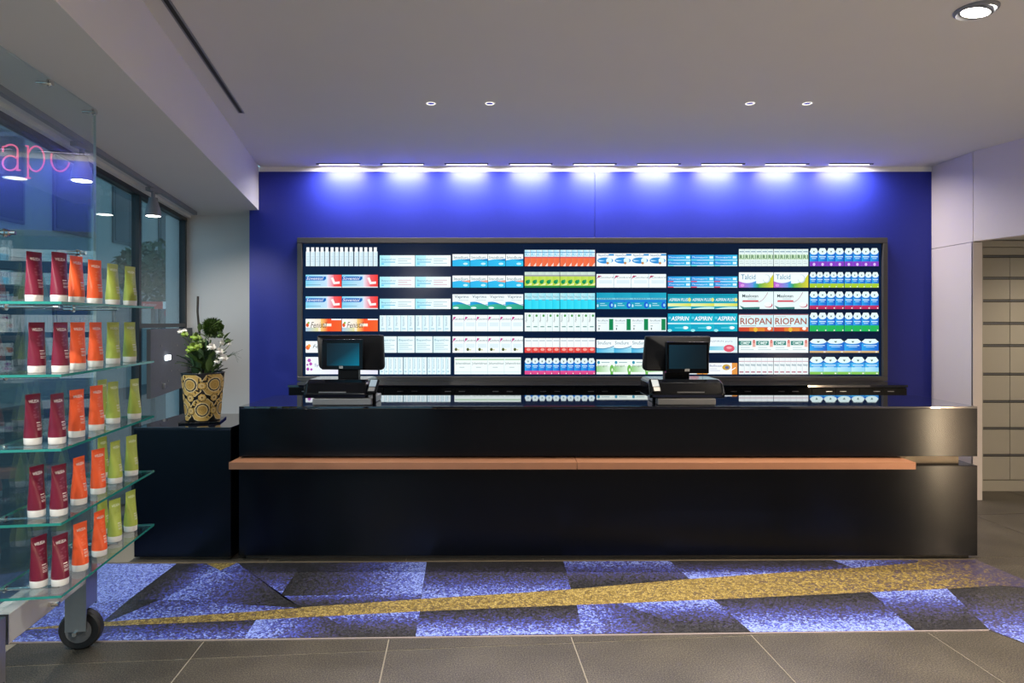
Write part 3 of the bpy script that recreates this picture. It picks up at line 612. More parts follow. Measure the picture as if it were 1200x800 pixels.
for ci, col in enumerate(SH):
    for ri, row in enumerate(col):
        fn, gr, top = row[:3]; L, R = row[3:] if len(row) > 3 else cols[ci]
        gap = .55; ng = len(gr); gw = (R - L - gap * (ng - 1)) / ng; bot = base[ri]; stack = 2 if fn.__qualname__.startswith('d_thoma') else 1
        w = gw / gr[0]; h = (bot - top) / stack
        art = Art(w, h); fn(art); me = art.mesh('package_image', U, M['picture'])
        for gi in range(ng):
            for k in range(gr[0]):
                for st in range(stack):
                    p = S(L + gi * (gw + gap) + k * w, bot - st * h)
                    o = link('package_image', me, panels[ci]); o.location = (p[0], -.0206, p[1])

# ------------------------------------------------------------------ cash terminals
def terminal(name, label, px0, px1, mir, tealhi):
    D = 4.40; cxp = (px0 + px1) / 2; X = (cxp - 600) / FPX * D
    t = thing(name, label, 'cash register', (X, D, CT))
    k = D / FPX
    def lx(p): return (p - cxp) * k                     # photograph column -> local metres
    def lz(p, y=0): return CAMH + (HORY - p) / FPX * (D + y) - CT
    g0_, g1_ = (366, 435) if not mir else (771, 839)
    q = (D - .13) / FPX
    MB().box((g0_ - 600) * q - X, (g1_ - 600) * q - X, -.13, .2, .002, .045).build('base_plate', M['grey'], t, bevel=.004)
    # black housing with sloped shoulders
    a0, a1 = lx(px0), lx(px1); zt = lz(443.5)
    prof = [(-.125, .047), (-.135, .075), (-.10, zt - .02), (-.06, zt), (.2, zt), (.22, .047)]
    mb = MB(); n = len(prof)
    v = []
    for x, ins in ((a0, 1), (a0 + .02, 0), (a1 - .02, 0), (a1, 1)):
        for y, z in prof: v.append((x, y * (1 - .1 * ins), .047 + (z - .047) * (1 - .14 * ins)))
    f = [(i * n + j, i * n + (j + 1) % n, (i + 1) * n + (j + 1) % n, (i + 1) * n + j) for i in range(3) for j in range(n)]
    mb.add(v, f + [tuple(range(n))[::-1], tuple(range(3 * n, 4 * n))])
    bo = mb.build('housing', M['plastic_g'], t, bevel=.006)
    s = -1 if mir else 1
    MB().box(-s * .02 - .09, -s * .02 + .09, -.131, -.118, .082, .090).build('receipt_slot', M['grey'], bo)
    # neck
    nc0, nc1 = (395, 419) if not mir else (780, 809)
    MB().box(lx(nc0), lx(nc1), .02, .09, zt - .004, lz(430)).build('neck', M['plastic'], t, bevel=.006)
    # main monitor seen from behind: slanted shell
    if not mir: c = [(364.5, 393), (444.5, 392.5), (449.5, 434), (372, 433)]
    else: c = [(761, 394), (840, 394), (830.5, 436), (754, 434.5)]
    fr = [(lx(p), .02 + (.10 if i < 2 else 0), lz(y, .02)) for i, (p, y) in enumerate(c)]
    rd = []                                             # corners rounded, the lower ones more
    for i in range(4):
        p, a_, b2 = Vector(fr[i]), Vector(fr[i - 1]), Vector(fr[(i + 1) % 4]); r_ = .016 if i < 2 else .04
        u, w = p + (a_ - p).normalized() * r_, p + (b2 - p).normalized() * r_
        for q_ in range(5):
            t_ = q_ / 4; rd.append(u * (1 - t_) ** 2 + p * 2 * t_ * (1 - t_) + w * t_ * t_)
    mb = MB(); vv = []; n4 = len(rd)
    cx = sum(p[0] for p in rd) / n4; cz = sum(p[2] for p in rd) / n4
    for sc_, dy in ((.95, 0), (.99, .006), (1, .016), (1, .04)):
        vv += [(cx + (x - cx) * sc_, y + dy, cz + (z - cz) * sc_) for x, y, z in rd]
    ff = [tuple(range(n4))[::-1], tuple(range(3 * n4, 4 * n4))] + [(n4 * r + i, n4 * r + (i + 1) % n4, n4 * r + n4 + (i + 1) % n4, n4 * r + n4 + i) for r in (0, 1, 2) for i in range(n4)]
    mb.add(vv, ff); mb.build('monitor', M['plastic'], t, smooth=True)
    # small customer display on its front
    if not mir: b4, s4, lg = (377, 397.5, 425.5, 433), (383, 402, 421, 428.3), (397.5, 428.8, 402, 431.5)
    else: b4, s4, lg = (780.5, 400.5, 831, 437.5), (784, 404, 828, 432), (802.5, 432.2, 808, 435)
    y0 = -.01; kk = (D + y0) / FPX
    def bxp(r): return ((r[0] - 600) * kk - X, (r[2] - 600) * kk - X, lz(r[3], y0), lz(r[1], y0))
    r = bxp(b4); cd = MB().box(r[0], r[1], y0, y0 + .035, r[2], r[3]).build('customer_display', M['plastic_g'], t, bevel=.004)
    MB().box(r[0] + .03, r[1] - .03, y0 + .03, y0 + .13, r[2] + .02, r[3] - .02).build('display_mount', M['plastic'], t)
    r = bxp(s4); w, h = r[1] - r[0], r[3] - r[2]
    art = Art(w, h)
    art._put([(0, 0), (w, 0), (w, h), (0, h)], [(0, 1, 2, 3)], tealhi)
    link('screen', art.mesh('screen', 1, M['picture']), cd).location = (r[0], y0 - .0008, r[2])
    r = bxp(lg); art = Art(r[1] - r[0], r[3] - r[2]); art.bg((.42, .42, .42)); art.text('hp', art.w * .22, art.h * .15, art.w * .78, art.h * .9, (.06, .06, .06), .2)
    link('logo', art.mesh('logo', 1, M['print']), cd).location = (r[0], y0 - .0008, r[2])
    # card reader at the end of the housing
    xr = (a1 + .035) if not mir else (a0 - .0)
    if mir: xr = lx(763.5)
    cr = MB(); cr.box(-.032, .032, -.05, .05, -.012, .012); o = cr.build('card_reader', M['plastic'], t, bevel=.006)
    o.location = (xr if mir else lx(441.5), -.11, lz(450.5)); o.rotation_euler = (math.radians(58), 0, s * math.radians(-14))
    MB().box(-.024, .024, -.008, .042, .012, .0135).build('reader_screen', mats_reader, o)
    MB().box(-.022, .022, -.042, -.014, .012, .0145).build('keypad', M['grey'], o)
    MB().cyl((o.location.x, -.07, .002), (o.location.x, -.09, lz(450.5) - .02), .012, 10).build('reader_post', M['plastic'], t)
    return t
mats_reader = mat('reader_screen_glass', (.30, .38, .46), .2)
terminal('cash_terminal', 'black cash terminal left on the counter, its customer screen glowing teal', 362, 436, False, [(.003, .02, .035), (.0, .16, .26), (.002, .04, .07), (.004, .012, .02)])
terminal('cash_terminal', 'black cash terminal right on the counter with a nearly dark customer screen', 757, 843, True, [(.004, .022, .035), (.004, .010, .014), (.004, .010, .016), (.006, .028, .045)])

# ------------------------------------------------------------------ drawer cabinet in the room on the right
DY = 5.95; kx = DY / FPX
dc = thing('drawer_cabinet', 'tall beige drawer cabinet in the side room right of the counter', 'cabinet', (4.95, DY + .25, 0))
X0, X1 = 4.12, 5.85
def db(x0, x1, y0, y1, z0, z1): return MB().box(x0 - 4.95, x1 - 4.95, y0 - DY - .25, y1 - DY - .25, z0, z1)
zr = [CAMH + (HORY - p) * kx for p in (290, 299, 324.5, 351, 377.5, 403.5, 437, 469, 500.5, 532, 562)]
dxl = (1150.5 - 600) * kx; cw = (1183 - 1150.5) * kx
db(X0, X1, DY + .012, DY + .5, .08, zr[0]).build('carcass', M['gap'], dc)
db(X0, dxl - .003, DY - .02, DY + .012, .02, 2.29).build('side_stile', M['drawer'], dc)
db(X0, X1, DY - .02, DY + .5, zr[0] + .003, 2.29).build('top_fascia', M['drawer'], dc)
db(X0, X1, DY - .01, DY + .48, 0, zr[-1] - .004).build('plinth', M['drawer'], dc)
db(dxl, X1, DY - .005, DY + .012, zr[1] + .004, zr[0] - .002).build('top_fascia', M['drawer'], dc)
for r in range(1, 10):
    for c in range(6):
        xa, xb = dxl + c * cw + .002, dxl + (c + 1) * cw - .002
        dr = db(xa, xb, DY - .006, DY + .012, zr[r + 1] + .003, zr[r] - .024).build('drawer', M['drawer'], dc, bevel=.0015)
        if c < 2: db(xa, xb, DY + .004, DY + .011, zr[r] - .016, zr[r] - .003).build('grip', M['grey'], dr)

# ------------------------------------------------------------------ glass shelf wall on castors
TH = math.atan(.1486); CO = Vector((-1.948, 2.4, 0))
def cw_(lx, ly, z=0): return CO + Vector((lx * math.cos(TH) - ly * math.sin(TH), lx * math.sin(TH) + ly * math.cos(TH), z))
cart = thing('glass_shelf_stand', 'rolling glass shelf stand with five green-edged shelves of lotion tubes', 'shelf', CO, TH)
GP = [M['glass'], M['glassedge']]
PE = .824
MB().prism([(-.006, -.12), (.006, -.12), (.006, PE), (-.006, PE)], .44, 2.605, 0, 0).build('glass_panel', M['panelglass'], cart)
MB().box(-.006, .006, PE, PE + .0015, .44, 2.605).build('polished_edge', M['edgeglass'], cart)
SZs = [CAMH - (yf - HORY) / FPX * 2.4 for yf in (353, 438.5, 525.5, 612.5, 697.5)]
for z in SZs:
    sh = MB().prism([(.009, -.041), (.277, -.041), (.277, .822), (.009, .822)], z - .010, z, 0, 1).build('glass_shelf', GP, cart)
    for ly in (.10, .60):
        pg = MB().cyl((-.03, ly, z - .018), (.20, ly, z - .018), .006, 10).build('support_peg', M['chrome'], cart, smooth=True)
        MB().cyl((.0065, ly, z - .018), (.014, ly, z - .018), .014, 12).build('collar', M['chrome'], pg)
for ly, z in ((.10, 1.893), (.64, 1.872), (.40, 2.58), (.79, 2.58), (.02, 2.58)):
    pg = MB().cyl((-.04, ly, z), (.045 if z < 2 else .02, ly, z), .0075, 10).build('bolt', M['chrome'], cart, smooth=True)
    MB().cyl((.0065, ly, z), (.013, ly, z), .017, 12).build('collar', M['chrome'], pg); MB().cyl((.014, ly, z), (.024, ly, z), .013, 12).build('bolt_head', M['chrome'], pg)
bm = MB().box(-.045, .045, .06, .64, .325, .44).build('base_beam', M['alu'], cart, bevel=.004)
MB().box(-.045, .045, .055, .06, .325, .44).build('end_cap', M['steel'], bm)
MB().cyl((.045, .33, .36), (.085, .33, .36), .011, 10).build('bolt', M['chrome'], cart)
for ly in (.64, -.07):
    br = MB().box(-.046, .046, ly, ly + .007, .10, .44)
    br.box(-.046, .046, ly + .10, ly + .107, .19, .44).box(.040, .046, ly + .007, ly + .10, .20, .44).box(-.046, -.040, ly + .007, ly + .10, .20, .44).box(-.04, .04, ly + .007, ly + .10, .43, .44)
    bk = br.build('castor_bracket', M['steel'], cart)
    MB().cyl((0, ly - .014, .093), (0, ly, .093), .011, 6).build('axle_bolt', M['chrome'], bk)
    wh = MB().lathe([(.06, ly + .03), (.085, ly + .03), (.093, ly + .038), (.093, ly + .072), (.085, ly + .08), (.06, ly + .08)], 32, (0, 0, .093), axis='y').build('castor_wheel', M['rubber'], cart, smooth=True)
    MB().lathe([(.058, ly + .026), (.02, ly + .022), (.02, ly + .086), (.058, ly + .084)], 24, (0, 0, .093), axis='y').build('wheel_hub', M['grey'], wh)

# ------------------------------------------------------------------ lotion tubes
TUB = {'red': ((.145, .010, .030), (.62, .34, .40)), 'orange': ((.80, .105, .028), (.97, .60, .42)), 'green': ((.36, .43, .075), (.62, .70, .30))}
TH_ = .192
def half(t): return .029 + .0035 * t, .029 * (1 - max(0, (t - .05) / .87) ** 1.25) + .0012 if t < .92 else .0012
proto = {}
for kname, (col, lt) in TUB.items():
    mm = mat('tube_' + kname, col, .33, noise=.06, nscale=30)
    cap = mat('tube_cap_white', (.78, .76, .72), .4)
    mb = MB(); n = 24; lev = [0, .04, .12, .25, .4, .55, .7, .82, .9, .93, 1.0]
    v = []
    for t in lev:
        a_, b2 = half(t); z = .026 + t * (TH_ - .026)
        v += [(b2 * math.cos(2 * math.pi * i / n), a_ * math.sin(2 * math.pi * i / n), z) for i in range(n)]
    f = [(k * n + i, k * n + (i + 1) % n, (k + 1) * n + (i + 1) % n, (k + 1) * n + i) for k in range(len(lev) - 1) for i in range(n)]
    mb.add(v, f + [tuple(range(n))[::-1], tuple(range((len(lev) - 1) * n, len(lev) * n))])
    body = mb.mesh('tube_body', mm, True)
    capm = MB().lathe([(.027, 0), (.0285, .002), (.0295, .026), (.028, .0275)], 24).mesh('cap', cap, True)
    # print on the face that looks into the shop (+x)
    def wrap(vs, fs, c, u0, u1, t0, t1, mbp):
        q = []
        for a_, b_2 in vs:
            u = u0 + a_ * (u1 - u0); t = t0 + b_2 * (t1 - t0); A, B = half(t)
            q.append((B * math.sqrt(max(0, 1 - (u / A) ** 2)) + .0006, u, .026 + t * (TH_ - .026)))
        mbp.add(q, fs, 0, c)
    pm = MB(); wv, wf = glyphs('WELEDA', 0, .01); wrap(wv, wf, (.85, .82, .76) if kname != 'green' else (.8, .85, .6), -.021, .021, .80, .865, pm)
    sq = [(0, 0), (.33, 0), (.66, 0), (1, 0), (1, 1), (.66, 1), (.33, 1), (0, 1)]; sf = [(0, 1, 6, 7), (1, 2, 5, 6), (2, 3, 4, 5)]
    for t0, u1, th in ((.335, .012, .018), (.285, .020, .010), (.255, .016, .010), (.205, .020, .010), (.175, .014, .010)): wrap(sq, sf, (.8, .76, .7), -.006, u1, t0, t0 + th, pm)
    rr = random.Random(3)
    for q in range(9):          # pale leaf and fruit sketch
        cu_, ct_, r_, an = rr.uniform(-.012, .016), rr.uniform(.46, .72), rr.uniform(.004, .008), rr.uniform(0, 3)
        pts = [(.5 + .5 * math.cos(6.283 * i / 10), .5 + .5 * math.sin(6.283 * i / 10)) for i in range(10)]
        mid = tuple(a_ * .86 + b2 * .14 for a_, b2 in zip(col, lt)); wrap(pts, [tuple(range(10))], mid, cu_ - r_, cu_ + r_ * .6, ct_ - r_ * 2.5, ct_ + r_ * 3, pm)
    proto[kname] = (body, capm, pm.mesh('print', M['print']))
shelfn = ['top', 'second', 'third', 'fourth', 'bottom']
slots = [('red', 2.487, 'dark red lotion tube, inner of the front pair on the %s glass shelf'), ('red', 2.503, 'dark red lotion tube, outer of the front pair on the %s glass shelf'),
         ('orange', 2.65, 'orange lotion tube behind the dark red pair on the %s glass shelf'), ('orange', 2.815, 'orange lotion tube next to the green ones on the %s glass shelf'),
         ('green', 3.0, 'lime green lotion tube nearest the orange ones on the %s glass shelf'), ('green', 3.149, 'lime green lotion tube at the far end of the %s glass shelf')]
pxs = [(40, 69.5, 89.5, 111, 132, 152.5), (43, 71, 91, 112, 132.5, 152), (38.5, 67, 90, 113, 132.5, 157.5), (43, 69, 92.5, 115, 135, 154), (45.5, 70.5, 94, 116.5, 134.5, 153)]
def place_tube(kind, x, y, z, label, rz):
    t = thing('lotion_tube', label, 'tube', (x, y, z), rz, 'lotion tubes on the glass shelves')
    b, c, p = proto[kind]; bo = link('tube_body', b, t); link('cap', c, t); link('print', p, bo)
for si, z in enumerate(SZs):
    for k, (kind, D, lab) in enumerate(slots):
        place_tube(kind, (pxs[si][k] - 600) / FPX * D, D, z + .0005, lab % shelfn[si], TH - .32 + random.uniform(-.12, .12))
    if si >= 2: 
        p = cw_(.09, .70); place_tube('green', p.x, p.y, z + .0005, 'lime green lotion tube half hidden by another on the %s glass shelf' % shelfn[si], TH - .2)

# ------------------------------------------------------------------ flower arrangement on the side cabinet
M['pot'] = mat('black_glazed_pot', (.010, .009, .008), .3)
PD = 4.47; pk = PD / FPX; pp = Vector(((238 - 600) * pk, PD, .864))
pl = thing('flower_arrangement', 'flower arrangement in a black and gold patterned pot on a dark tray', 'potted plant', pp, .25)
MB().box(-.13, .13, -.12, .12, .0, .012).build('tray', M['plastic_g'], pl, bevel=.003)
pot = MB().lathe([(.104, .0125), (.109, .02), (.136, .33), (.141, .336), (.139, .342), (.130, .34), (.122, .29)], 32).build('pot', M['pot'], pl, smooth=True)
def pot_ring(th, zc, r0, r1, c, lay, n=22, wob=0.0):
    v = []
    for i in range(n):
        a_ = 2 * math.pi * i / n; k_ = 1 + wob * math.cos(i * math.pi)
        for r_ in (r0, r1):
            z = min(.334, max(.018, zc + r_ * k_ * math.sin(a_))); R_ = .109 + (z - .02) * .0871 + .0004 * lay; t_ = th + r_ * k_ * math.cos(a_) / .122
            v.append((R_ * math.cos(t_), R_ * math.sin(t_), z))
    return v, [(2 * i, 2 * ((i + 1) % n), 2 * ((i + 1) % n) + 1, 2 * i + 1) for i in range(n)], c
GOLD, CREAM, OCH, INK = (.47, .30, .075), (.62, .50, .28), (.33, .19, .035), (.010, .009, .008)
for row, zc in ((0, .262), (1, .092)):
    for k in range(5):
        th = 2 * math.pi * (k + .5 * row) / 5 - 2.05; mb = MB()
        for r0, r1, c, lay, wob in ((.047, .078, GOLD, 1, .04), (.044, .050, CREAM, 2, 0), (.036, .044, INK, 3, .05), (.033, .036, CREAM, 3, 0), (.0, .033, GOLD, 3, 0), (.018, .024, OCH, 4, .15), (.004, .011, OCH, 4, .25), (.078, .082, CREAM, 1, .03)):
            v, f, c = pot_ring(th, zc, r0, r1, c, lay, wob=wob); mb.add(v, f, 0, c)
        mb.build('medallion', M['print'], pot)
        mb = MB()
        for dth, dz in ((.62, -.005), (.62, -.085 if row == 0 else .082)):
            for r0, r1, c, lay in ((.012, .024, GOLD, 5), (.009, .013, CREAM, 6), (.003, .008, OCH, 6), (.024, .028, INK, 5)):
                v, f, c = pot_ring(th + dth, zc + dz, r0, r1, c, lay, 14, .08); mb.add(v, f, 0, c)
        mb.build('scroll', M['print'], pot)
MB().lathe([(.121, .30), (.121, .305)], 24).build('soil', M['twig'], pl)
def leaf(base, d, L_, W, up=.25, m='leaf', name='leaf'):
    d = Vector(d).normalized(); s_ = d.cross(Vector((0, 0, 1))); s_ = s_.normalized() if s_.length > .05 else Vector((1, 0, 0)); nrm = s_.cross(d).normalized()
    pr = [(0, .12), (.25, .8), (.5, 1), (.75, .7), (1, .04)]; v = []
    for t, w in pr:
        c = Vector(base) + d * (L_ * t) + nrm * (up * L_ * (t - t * t * 1.2))
        v += [c - s_ * W * w, c - nrm * W * .25, c + s_ * W * w]
    f = []
    for i in range(4): f += [(i * 3, i * 3 + 1, i * 3 + 4, i * 3 + 3), (i * 3 + 1, i * 3 + 2, i * 3 + 5, i * 3 + 4)]
    return MB().add(v, f).build(name, M[m], pl, smooth=True)
rr = random.Random(11)
def lp(px, py, y=0.0):      # local point in the arrangement from its place in the picture
    w = P(px, py, PD + y) - pp; a_ = -.25; return Vector((w.x * math.cos(a_) - w.y * math.sin(a_), w.x * math.sin(a_) + w.y * math.cos(a_), w.z))
for k in range(95):
    an = rr.uniform(0, 6.283); r0 = rr.uniform(.0, .09); z = .32 + rr.uniform(0, .2) * (1 - r0 * 4); el = rr.uniform(.3, 1.5)
    leaf((r0 * math.cos(an), r0 * math.sin(an), z), (math.cos(an) * math.cos(el), math.sin(an) * math.cos(el), math.sin(el)), rr.uniform(.05, .11), rr.uniform(.016, .030), m='leafdark' if k % 3 else 'leaf')
# green seed-head ball built of many small bracts
bc_ = lp(248.5, 383.5, -.03); mb = MB()
for k in range(230):
    z = 1 - 2 * (k + .5) / 230; a_ = k * 2.39996; r_ = math.sqrt(1 - z * z); d_ = Vector((r_ * math.cos(a_), r_ * math.sin(a_), z)); R_ = .066 * rr.uniform(.9, 1.08)
    u = d_.orthogonal().normalized(); w = d_.cross(u); q = d_ + u * rr.uniform(-.4, .4) + w * rr.uniform(-.4, .4)
    mb.add([bc_ + d_ * R_ * .6 + u * .009, bc_ + d_ * R_ * .6 - u * .009, bc_ + d_ * R_ + q * .008 - u * .004, bc_ + d_ * R_ + q * .008 + w * .006], [(0, 1, 2, 3), (0, 3, 2, 1)])
mb.lathe([(.001, bc_.z - .045), (.03, bc_.z - .035), (.045, bc_.z), (.03, bc_.z + .035), (.001, bc_.z + .045)], 14, (bc_.x, bc_.y, 0))
ball = mb.build('seed_head', M['leaf'], pl); ball['label'] = 'round green seed-head ball'
MB().tube([lp(247, 398), (0.01, 0, .3)], .005).build('stem', M['leaf'], pl)
def bloom(c, R, m, n=14, name='flower'):
    mb = MB()
    for k in range(n):
        a_ = k * 2.39996; el = .25 + 1.15 * k / n; d_ = Vector((math.cos(a_) * math.cos(el), math.sin(a_) * math.cos(el), math.sin(el)))
        rot = Matrix.Rotation(-math.pi / 2.6, 3, 'X'); d_ = rot @ d_ if True else d_
        u = d_.orthogonal().normalized(); w = d_.cross(u)
        mb.add([c + u * R * .1, c + d_ * R * .55 + u * R * .4 + w * R * .1, c + d_ * R, c + d_ * R * .55 - u * R * .4 - w * R * .1, c + d_ * R * .6], [(0, 1, 4), (1, 2, 4), (2, 3, 4), (3, 0, 4)])
    mb.lathe([(.001, -.5 * R), (.42 * R, -.3 * R), (.5 * R, 0), (.3 * R, .25 * R), (.001, .3 * R)], 10, tuple(c)); return mb.build(name, M[m], pl, smooth=True)
for px, py, R, y in ((247, 407, .026, -.09), (256.5, 412.5, .026, -.08), (260.5, 420, .030, -.07), (259, 402, .020, -.03), (253, 424, .014, -.09), (210.5, 389, .016, -.02), (216, 387.5, .014, -.02), (268, 403, .014, -.02)): 
    bloom(lp(px, py, y), R * 1.35, 'petal'); MB().tube([lp(px, py + 2, y), lp(px * .6 + 240 * .4, py + 14, y * .5), (0, 0, .3)], .0025, 6).build('stem', M['leaf'], pl)
for px, py, R, y in ((226, 408, .036, -.09), (222, 411, .026, -.08), (231, 406, .03, -.07), (229, 396, .034, -.02), (257, 393, .026, -.05), (216, 392, .022, -.03), (266, 400, .022, -.02), (236, 400, .02, -.08)):
    bloom(lp(px, py, y), R * 1.3, 'lime' if px < 235 else 'leaf', 18, 'green_bloom')
MB().tube([lp(232, 347), lp(231.5, 365), lp(233.5, 388), (0, .02, .3)], .0075, 8).build('stick', M['twig'], pl, smooth=True)
for k in range(7):
    MB().tube([lp(258, 424), lp(268 + k, 418 - k), lp(279 + rr.uniform(-3, 7), 409 + k * 2.6)], .0018, 5, taper=.4).build('twig', M['leafdark'], pl)
for (px, py, dx, dz, L_) in ((224, 428, -1, .25, .10), (229, 432, -1, .4, .09), (262, 405, .8, .6, .08), (234, 388, .1, 1, .06), (262, 398, .6, .8, .07), (240, 420, -.6, .7, .1), (245, 398, -.7, .6, .09)):
    leaf(lp(px, py, -.09), (dx, -.3, dz), L_, .016, m='leaf')

# ------------------------------------------------------------------ lamps
def spot(name, parent, loc, tgt, W, ang, blend, col, size=.04):
    l = bpy.data.lights.new(name, 'SPOT'); l.energy = W; l.spot_size = math.radians(ang); l.spot_blend = blend; l.color = col; l.shadow_soft_size = size
    o = bpy.data.objects.new(name, l); C.objects.link(o); o.parent = parent; o.location = loc
    o.rotation_euler = Vector(Vector(tgt) - Vector(loc)).to_track_quat('-Z', 'Y').to_euler(); return o
WARM, NEUT = (1, .84, .64), (1, .93, .84)
for k in range(9):
    x = (397 + 74.9 * k - 600) / FPX * 6.09
    w = thing('wall_washer', 'linear wall washer in the ceiling over the blue wall, number %s from the left' % ('one two three four five six seven eight nine'.split()[k]), 'ceiling light', (x, 6.09, CZ), group='wall washers above the video wall')
    MB().box(-.205, .205, -.03, -.016, -.008, 0).build('housing', M['slot'], w)
    MB().box(-.19, .19, .0, .02, -.002, 0).build('lens', M['lens_w'], w)
    l = bpy.data.lights.new('washer_light', 'AREA'); l.shape = 'RECTANGLE'; l.size = .34; l.size_y = .03; l.energy = L_WASH; l.color = (1, .93, .97); l.spread = math.radians(168)
    o = bpy.data.objects.new('washer_light', l); C.objects.link(o); o.parent = w; o.location = (0, -.05, -.014)
    o.rotation_euler = Vector((0, .2, -1)).to_track_quat('-Z', 'Y').to_euler()
for i, (px, lab) in enumerate(((505, 'first from the left'), (574, 'second from the left'), (879, 'third from the left'), (946, 'fourth from the left'))):
    D = FPX * (CZ - CAMH) / (HORY - 121); x = (px - 600) / FPX * D
    w = thing('small_downlight', 'small round recessed ceiling spot above the counter, ' + lab, 'ceiling light', (x, D, CZ), group='small ceiling spots')
    MB().lathe([(.026, -.001), (.036, -.004), (.038, -.001), (.038, 0)], 24, caps=False).build('ring', M['trim'], w, smooth=True)
    MB().lathe([(.034, -.0015), (.026, -.0035)], 24, caps=False).build('lit_rim', M['lens_s'], w)
    MB().lathe([(.025, -.002), (.025, -.001)], 20).build('reflector', M['chrome'], w)
    spot('downlight_beam', w, (0, 0, -.02), (0, -.12, -1), L_SMALL, 95, .8, NEUT, .02)
def big(x, y, lab, beam=(0, 0, -1), W=L_DOWN, ang=120, col=(1, .95, .90)):
    w = thing('round_downlight', lab, 'ceiling light', (x, y, CZ), group='round ceiling downlights')
    w.rotation_euler = (0, 0, 0)
    MB().lathe([(.072, -.002), (.082, -.016), (.092, -.008), (.093, 0)], 32, caps=False).build('ring', M['greyfix'], w, smooth=True)
    hd_ = MB().lathe([(.070, .0), (.072, -.014), (.060, -.016)], 28, caps=False).build('tilted_head', M['greyfix'], w, smooth=True)
    ln = MB().lathe([(.062, -.0155), (.062, -.012)], 28).build('lens', M['lens'], w)
    for q in (hd_, ln): q.rotation_euler = (math.radians(6), math.radians(10), 0)
    spot('downlight_beam', w, (0, 0, -.05), tuple(Vector((0, 0, -.05)) + Vector(beam)), W, ang, .9, col, .06); return w
D = FPX * (CZ - CAMH) / (HORY - 11)
big((1144 - 600) / FPX * D, D, 'large tilted downlight in the ceiling at the upper right', col=WARM)
big(3.62, 3.0, 'added unseen downlight in the ceiling over the right end of the counter', W=L_DOWN * .5, col=WARM)  # added out of view for warm light on the right side
for x, y in ((-.3, 1.2), (1.3, 1.2), (2.9, 1.2), (-.2, -.9), (1.4, -.9), (3.0, -.9)): big(x, y, 'added unseen downlight in the ceiling over the shop floor near the camera')  # added behind the view to raise the general brightness of the room
wl = thing('added_streak_light', 'added unseen warm tube light by the right wall for the streak on the counter', 'added light', (4.58, 1.43, 0))  # added out of view to throw a warm streak onto the counter front
MB().lathe([(.08, 0), (.08, .012), (.04, .025)], 24).build('base', M['steel'], wl, smooth=True)
MB().cyl((0, 0, .025), (0, 0, .95), .04, 20).build('added_glow_tube', M['opal'], wl, smooth=True)
MB().lathe([(.042, .95), (.042, .97), (.02, .975)], 20).build('top_cap', M['steel'], wl, smooth=True)
# track with grey spotlights along the window
trk = thing('light_track', 'grey lighting track under the soffit along the shop window', 'track', (fx(3.0) + .155, 3.0, SZ))
p0, p1 = (fx(6.28) + .155, 6.28), (fx(-1) + .155, -1)
MB().prism([(p0[0] - .017 - trk.location.x, p0[1] - 3), (p0[0] + .017 - trk.location.x, p0[1] - 3), (p1[0] + .017 - trk.location.x, p1[1] - 3), (p1[0] - .017 - trk.location.x, p1[1] - 3)], -.032, 0).build('rail', M['greyfix'], trk)
for y, lab, aim, pw_ in ((5.04, 'grey track spotlight hanging in front of the far window pane', (.16, 1.0, -.95), .35), (3.78, 'grey track spotlight seen through the glass panel', (.42, .69, -1.15), .7), (1.9, 'added unseen grey track spotlight nearest the camera', (.42, .75, -1.0), 1), (.2, 'added unseen grey track spotlight behind the camera', (.25, 1.6, -1.0), 1)):  # the nearer ones, out of view, are added to brighten the lotion tubes
    t = thing('track_spotlight', lab, 'spotlight', (fx(y) + .155, y, SZ - .032), -FANG * 0, 'grey track spotlights')
    MB().box(-.02, .02, -.075, .075, -.028, 0).build('adapter', M['greyfix'], t, bevel=.003)
    MB().cyl((0, 0, -.028), (0, 0, -.08), .014, 12).build('stem', M['greyfix'], t)
    MB().lathe([(.032, -.07), (.034, -.10), (.050, -.15), (.058, -.205), (.056, -.212), (.05, -.205)], 28).build('head', M['greyfix'], t, smooth=True)
    MB().lathe([(.049, -.2135), (.049, -.2125)], 24).build('lens', M['lens'], t)
    spot('track_beam', t, (0, 0, -.225), tuple(Vector(aim) + Vector((0, 0, -.225))), L_TRACK * pw_, 85, .8, NEUT, .04)
nl = thing('added_niche_lamp', 'added unseen lamp in the ceiling of the side room', 'ceiling light', (4.95, 4.9, 2.30))  # added out of view to brighten the drawer cabinet
MB().lathe([(.06, -.012), (.08, 0)], 20).build('lens', M['lens'], nl)
spot('niche_beam', nl, (0, 0, -.03), (0, .25, -1), L_NICHE, 140, .9, WARM, .08)

# ------------------------------------------------------------------ the street outside the window
struct(MB().prism([(fx(-2.5) - .13, -2.5), (fx(6.6) - .13, 6.6), (-3.5, 30), (-30, 30), (-30, -2.5)], -.2, -.06).build('street', M['asphalt']))
def house(name, lab, x, y0, y1, h, wallm, nwin, floors):
    t = thing(name, lab, 'building', (x, (y0 + y1) / 2, -.06)); hy = (y1 - y0) / 2
    MB().box(-1.5, 0, -hy, hy, 0, h).build('wall', M[wallm], t); MB().box(-1.6, .12, -hy, hy, h, h + .25).build('cornice', M['stone'], t)
    pw = 2 * hy / nwin
    for fl in range(floors):
        for k in range(nwin):
            yc = -hy + pw * (k + .5); zb = .6 + fl * 2.9
            wn = MB().box(0, .04, yc - pw * .3, yc + pw * .3, zb, zb + 1.7).build('window', M['stone'], t)
            MB().box(.04, .05, yc - pw * .27, yc + pw * .27, zb + .06, zb + 1.64).build('pane', M['wpane'], wn)
    MB().box(0, .06, -hy, hy, 2.6, 2.85).build('band', M['stone'], t); return t
house('street_building', 'grey street building with rows of windows across the road', -9.5, 5, 19, 9, 'stucco', 7, 3)
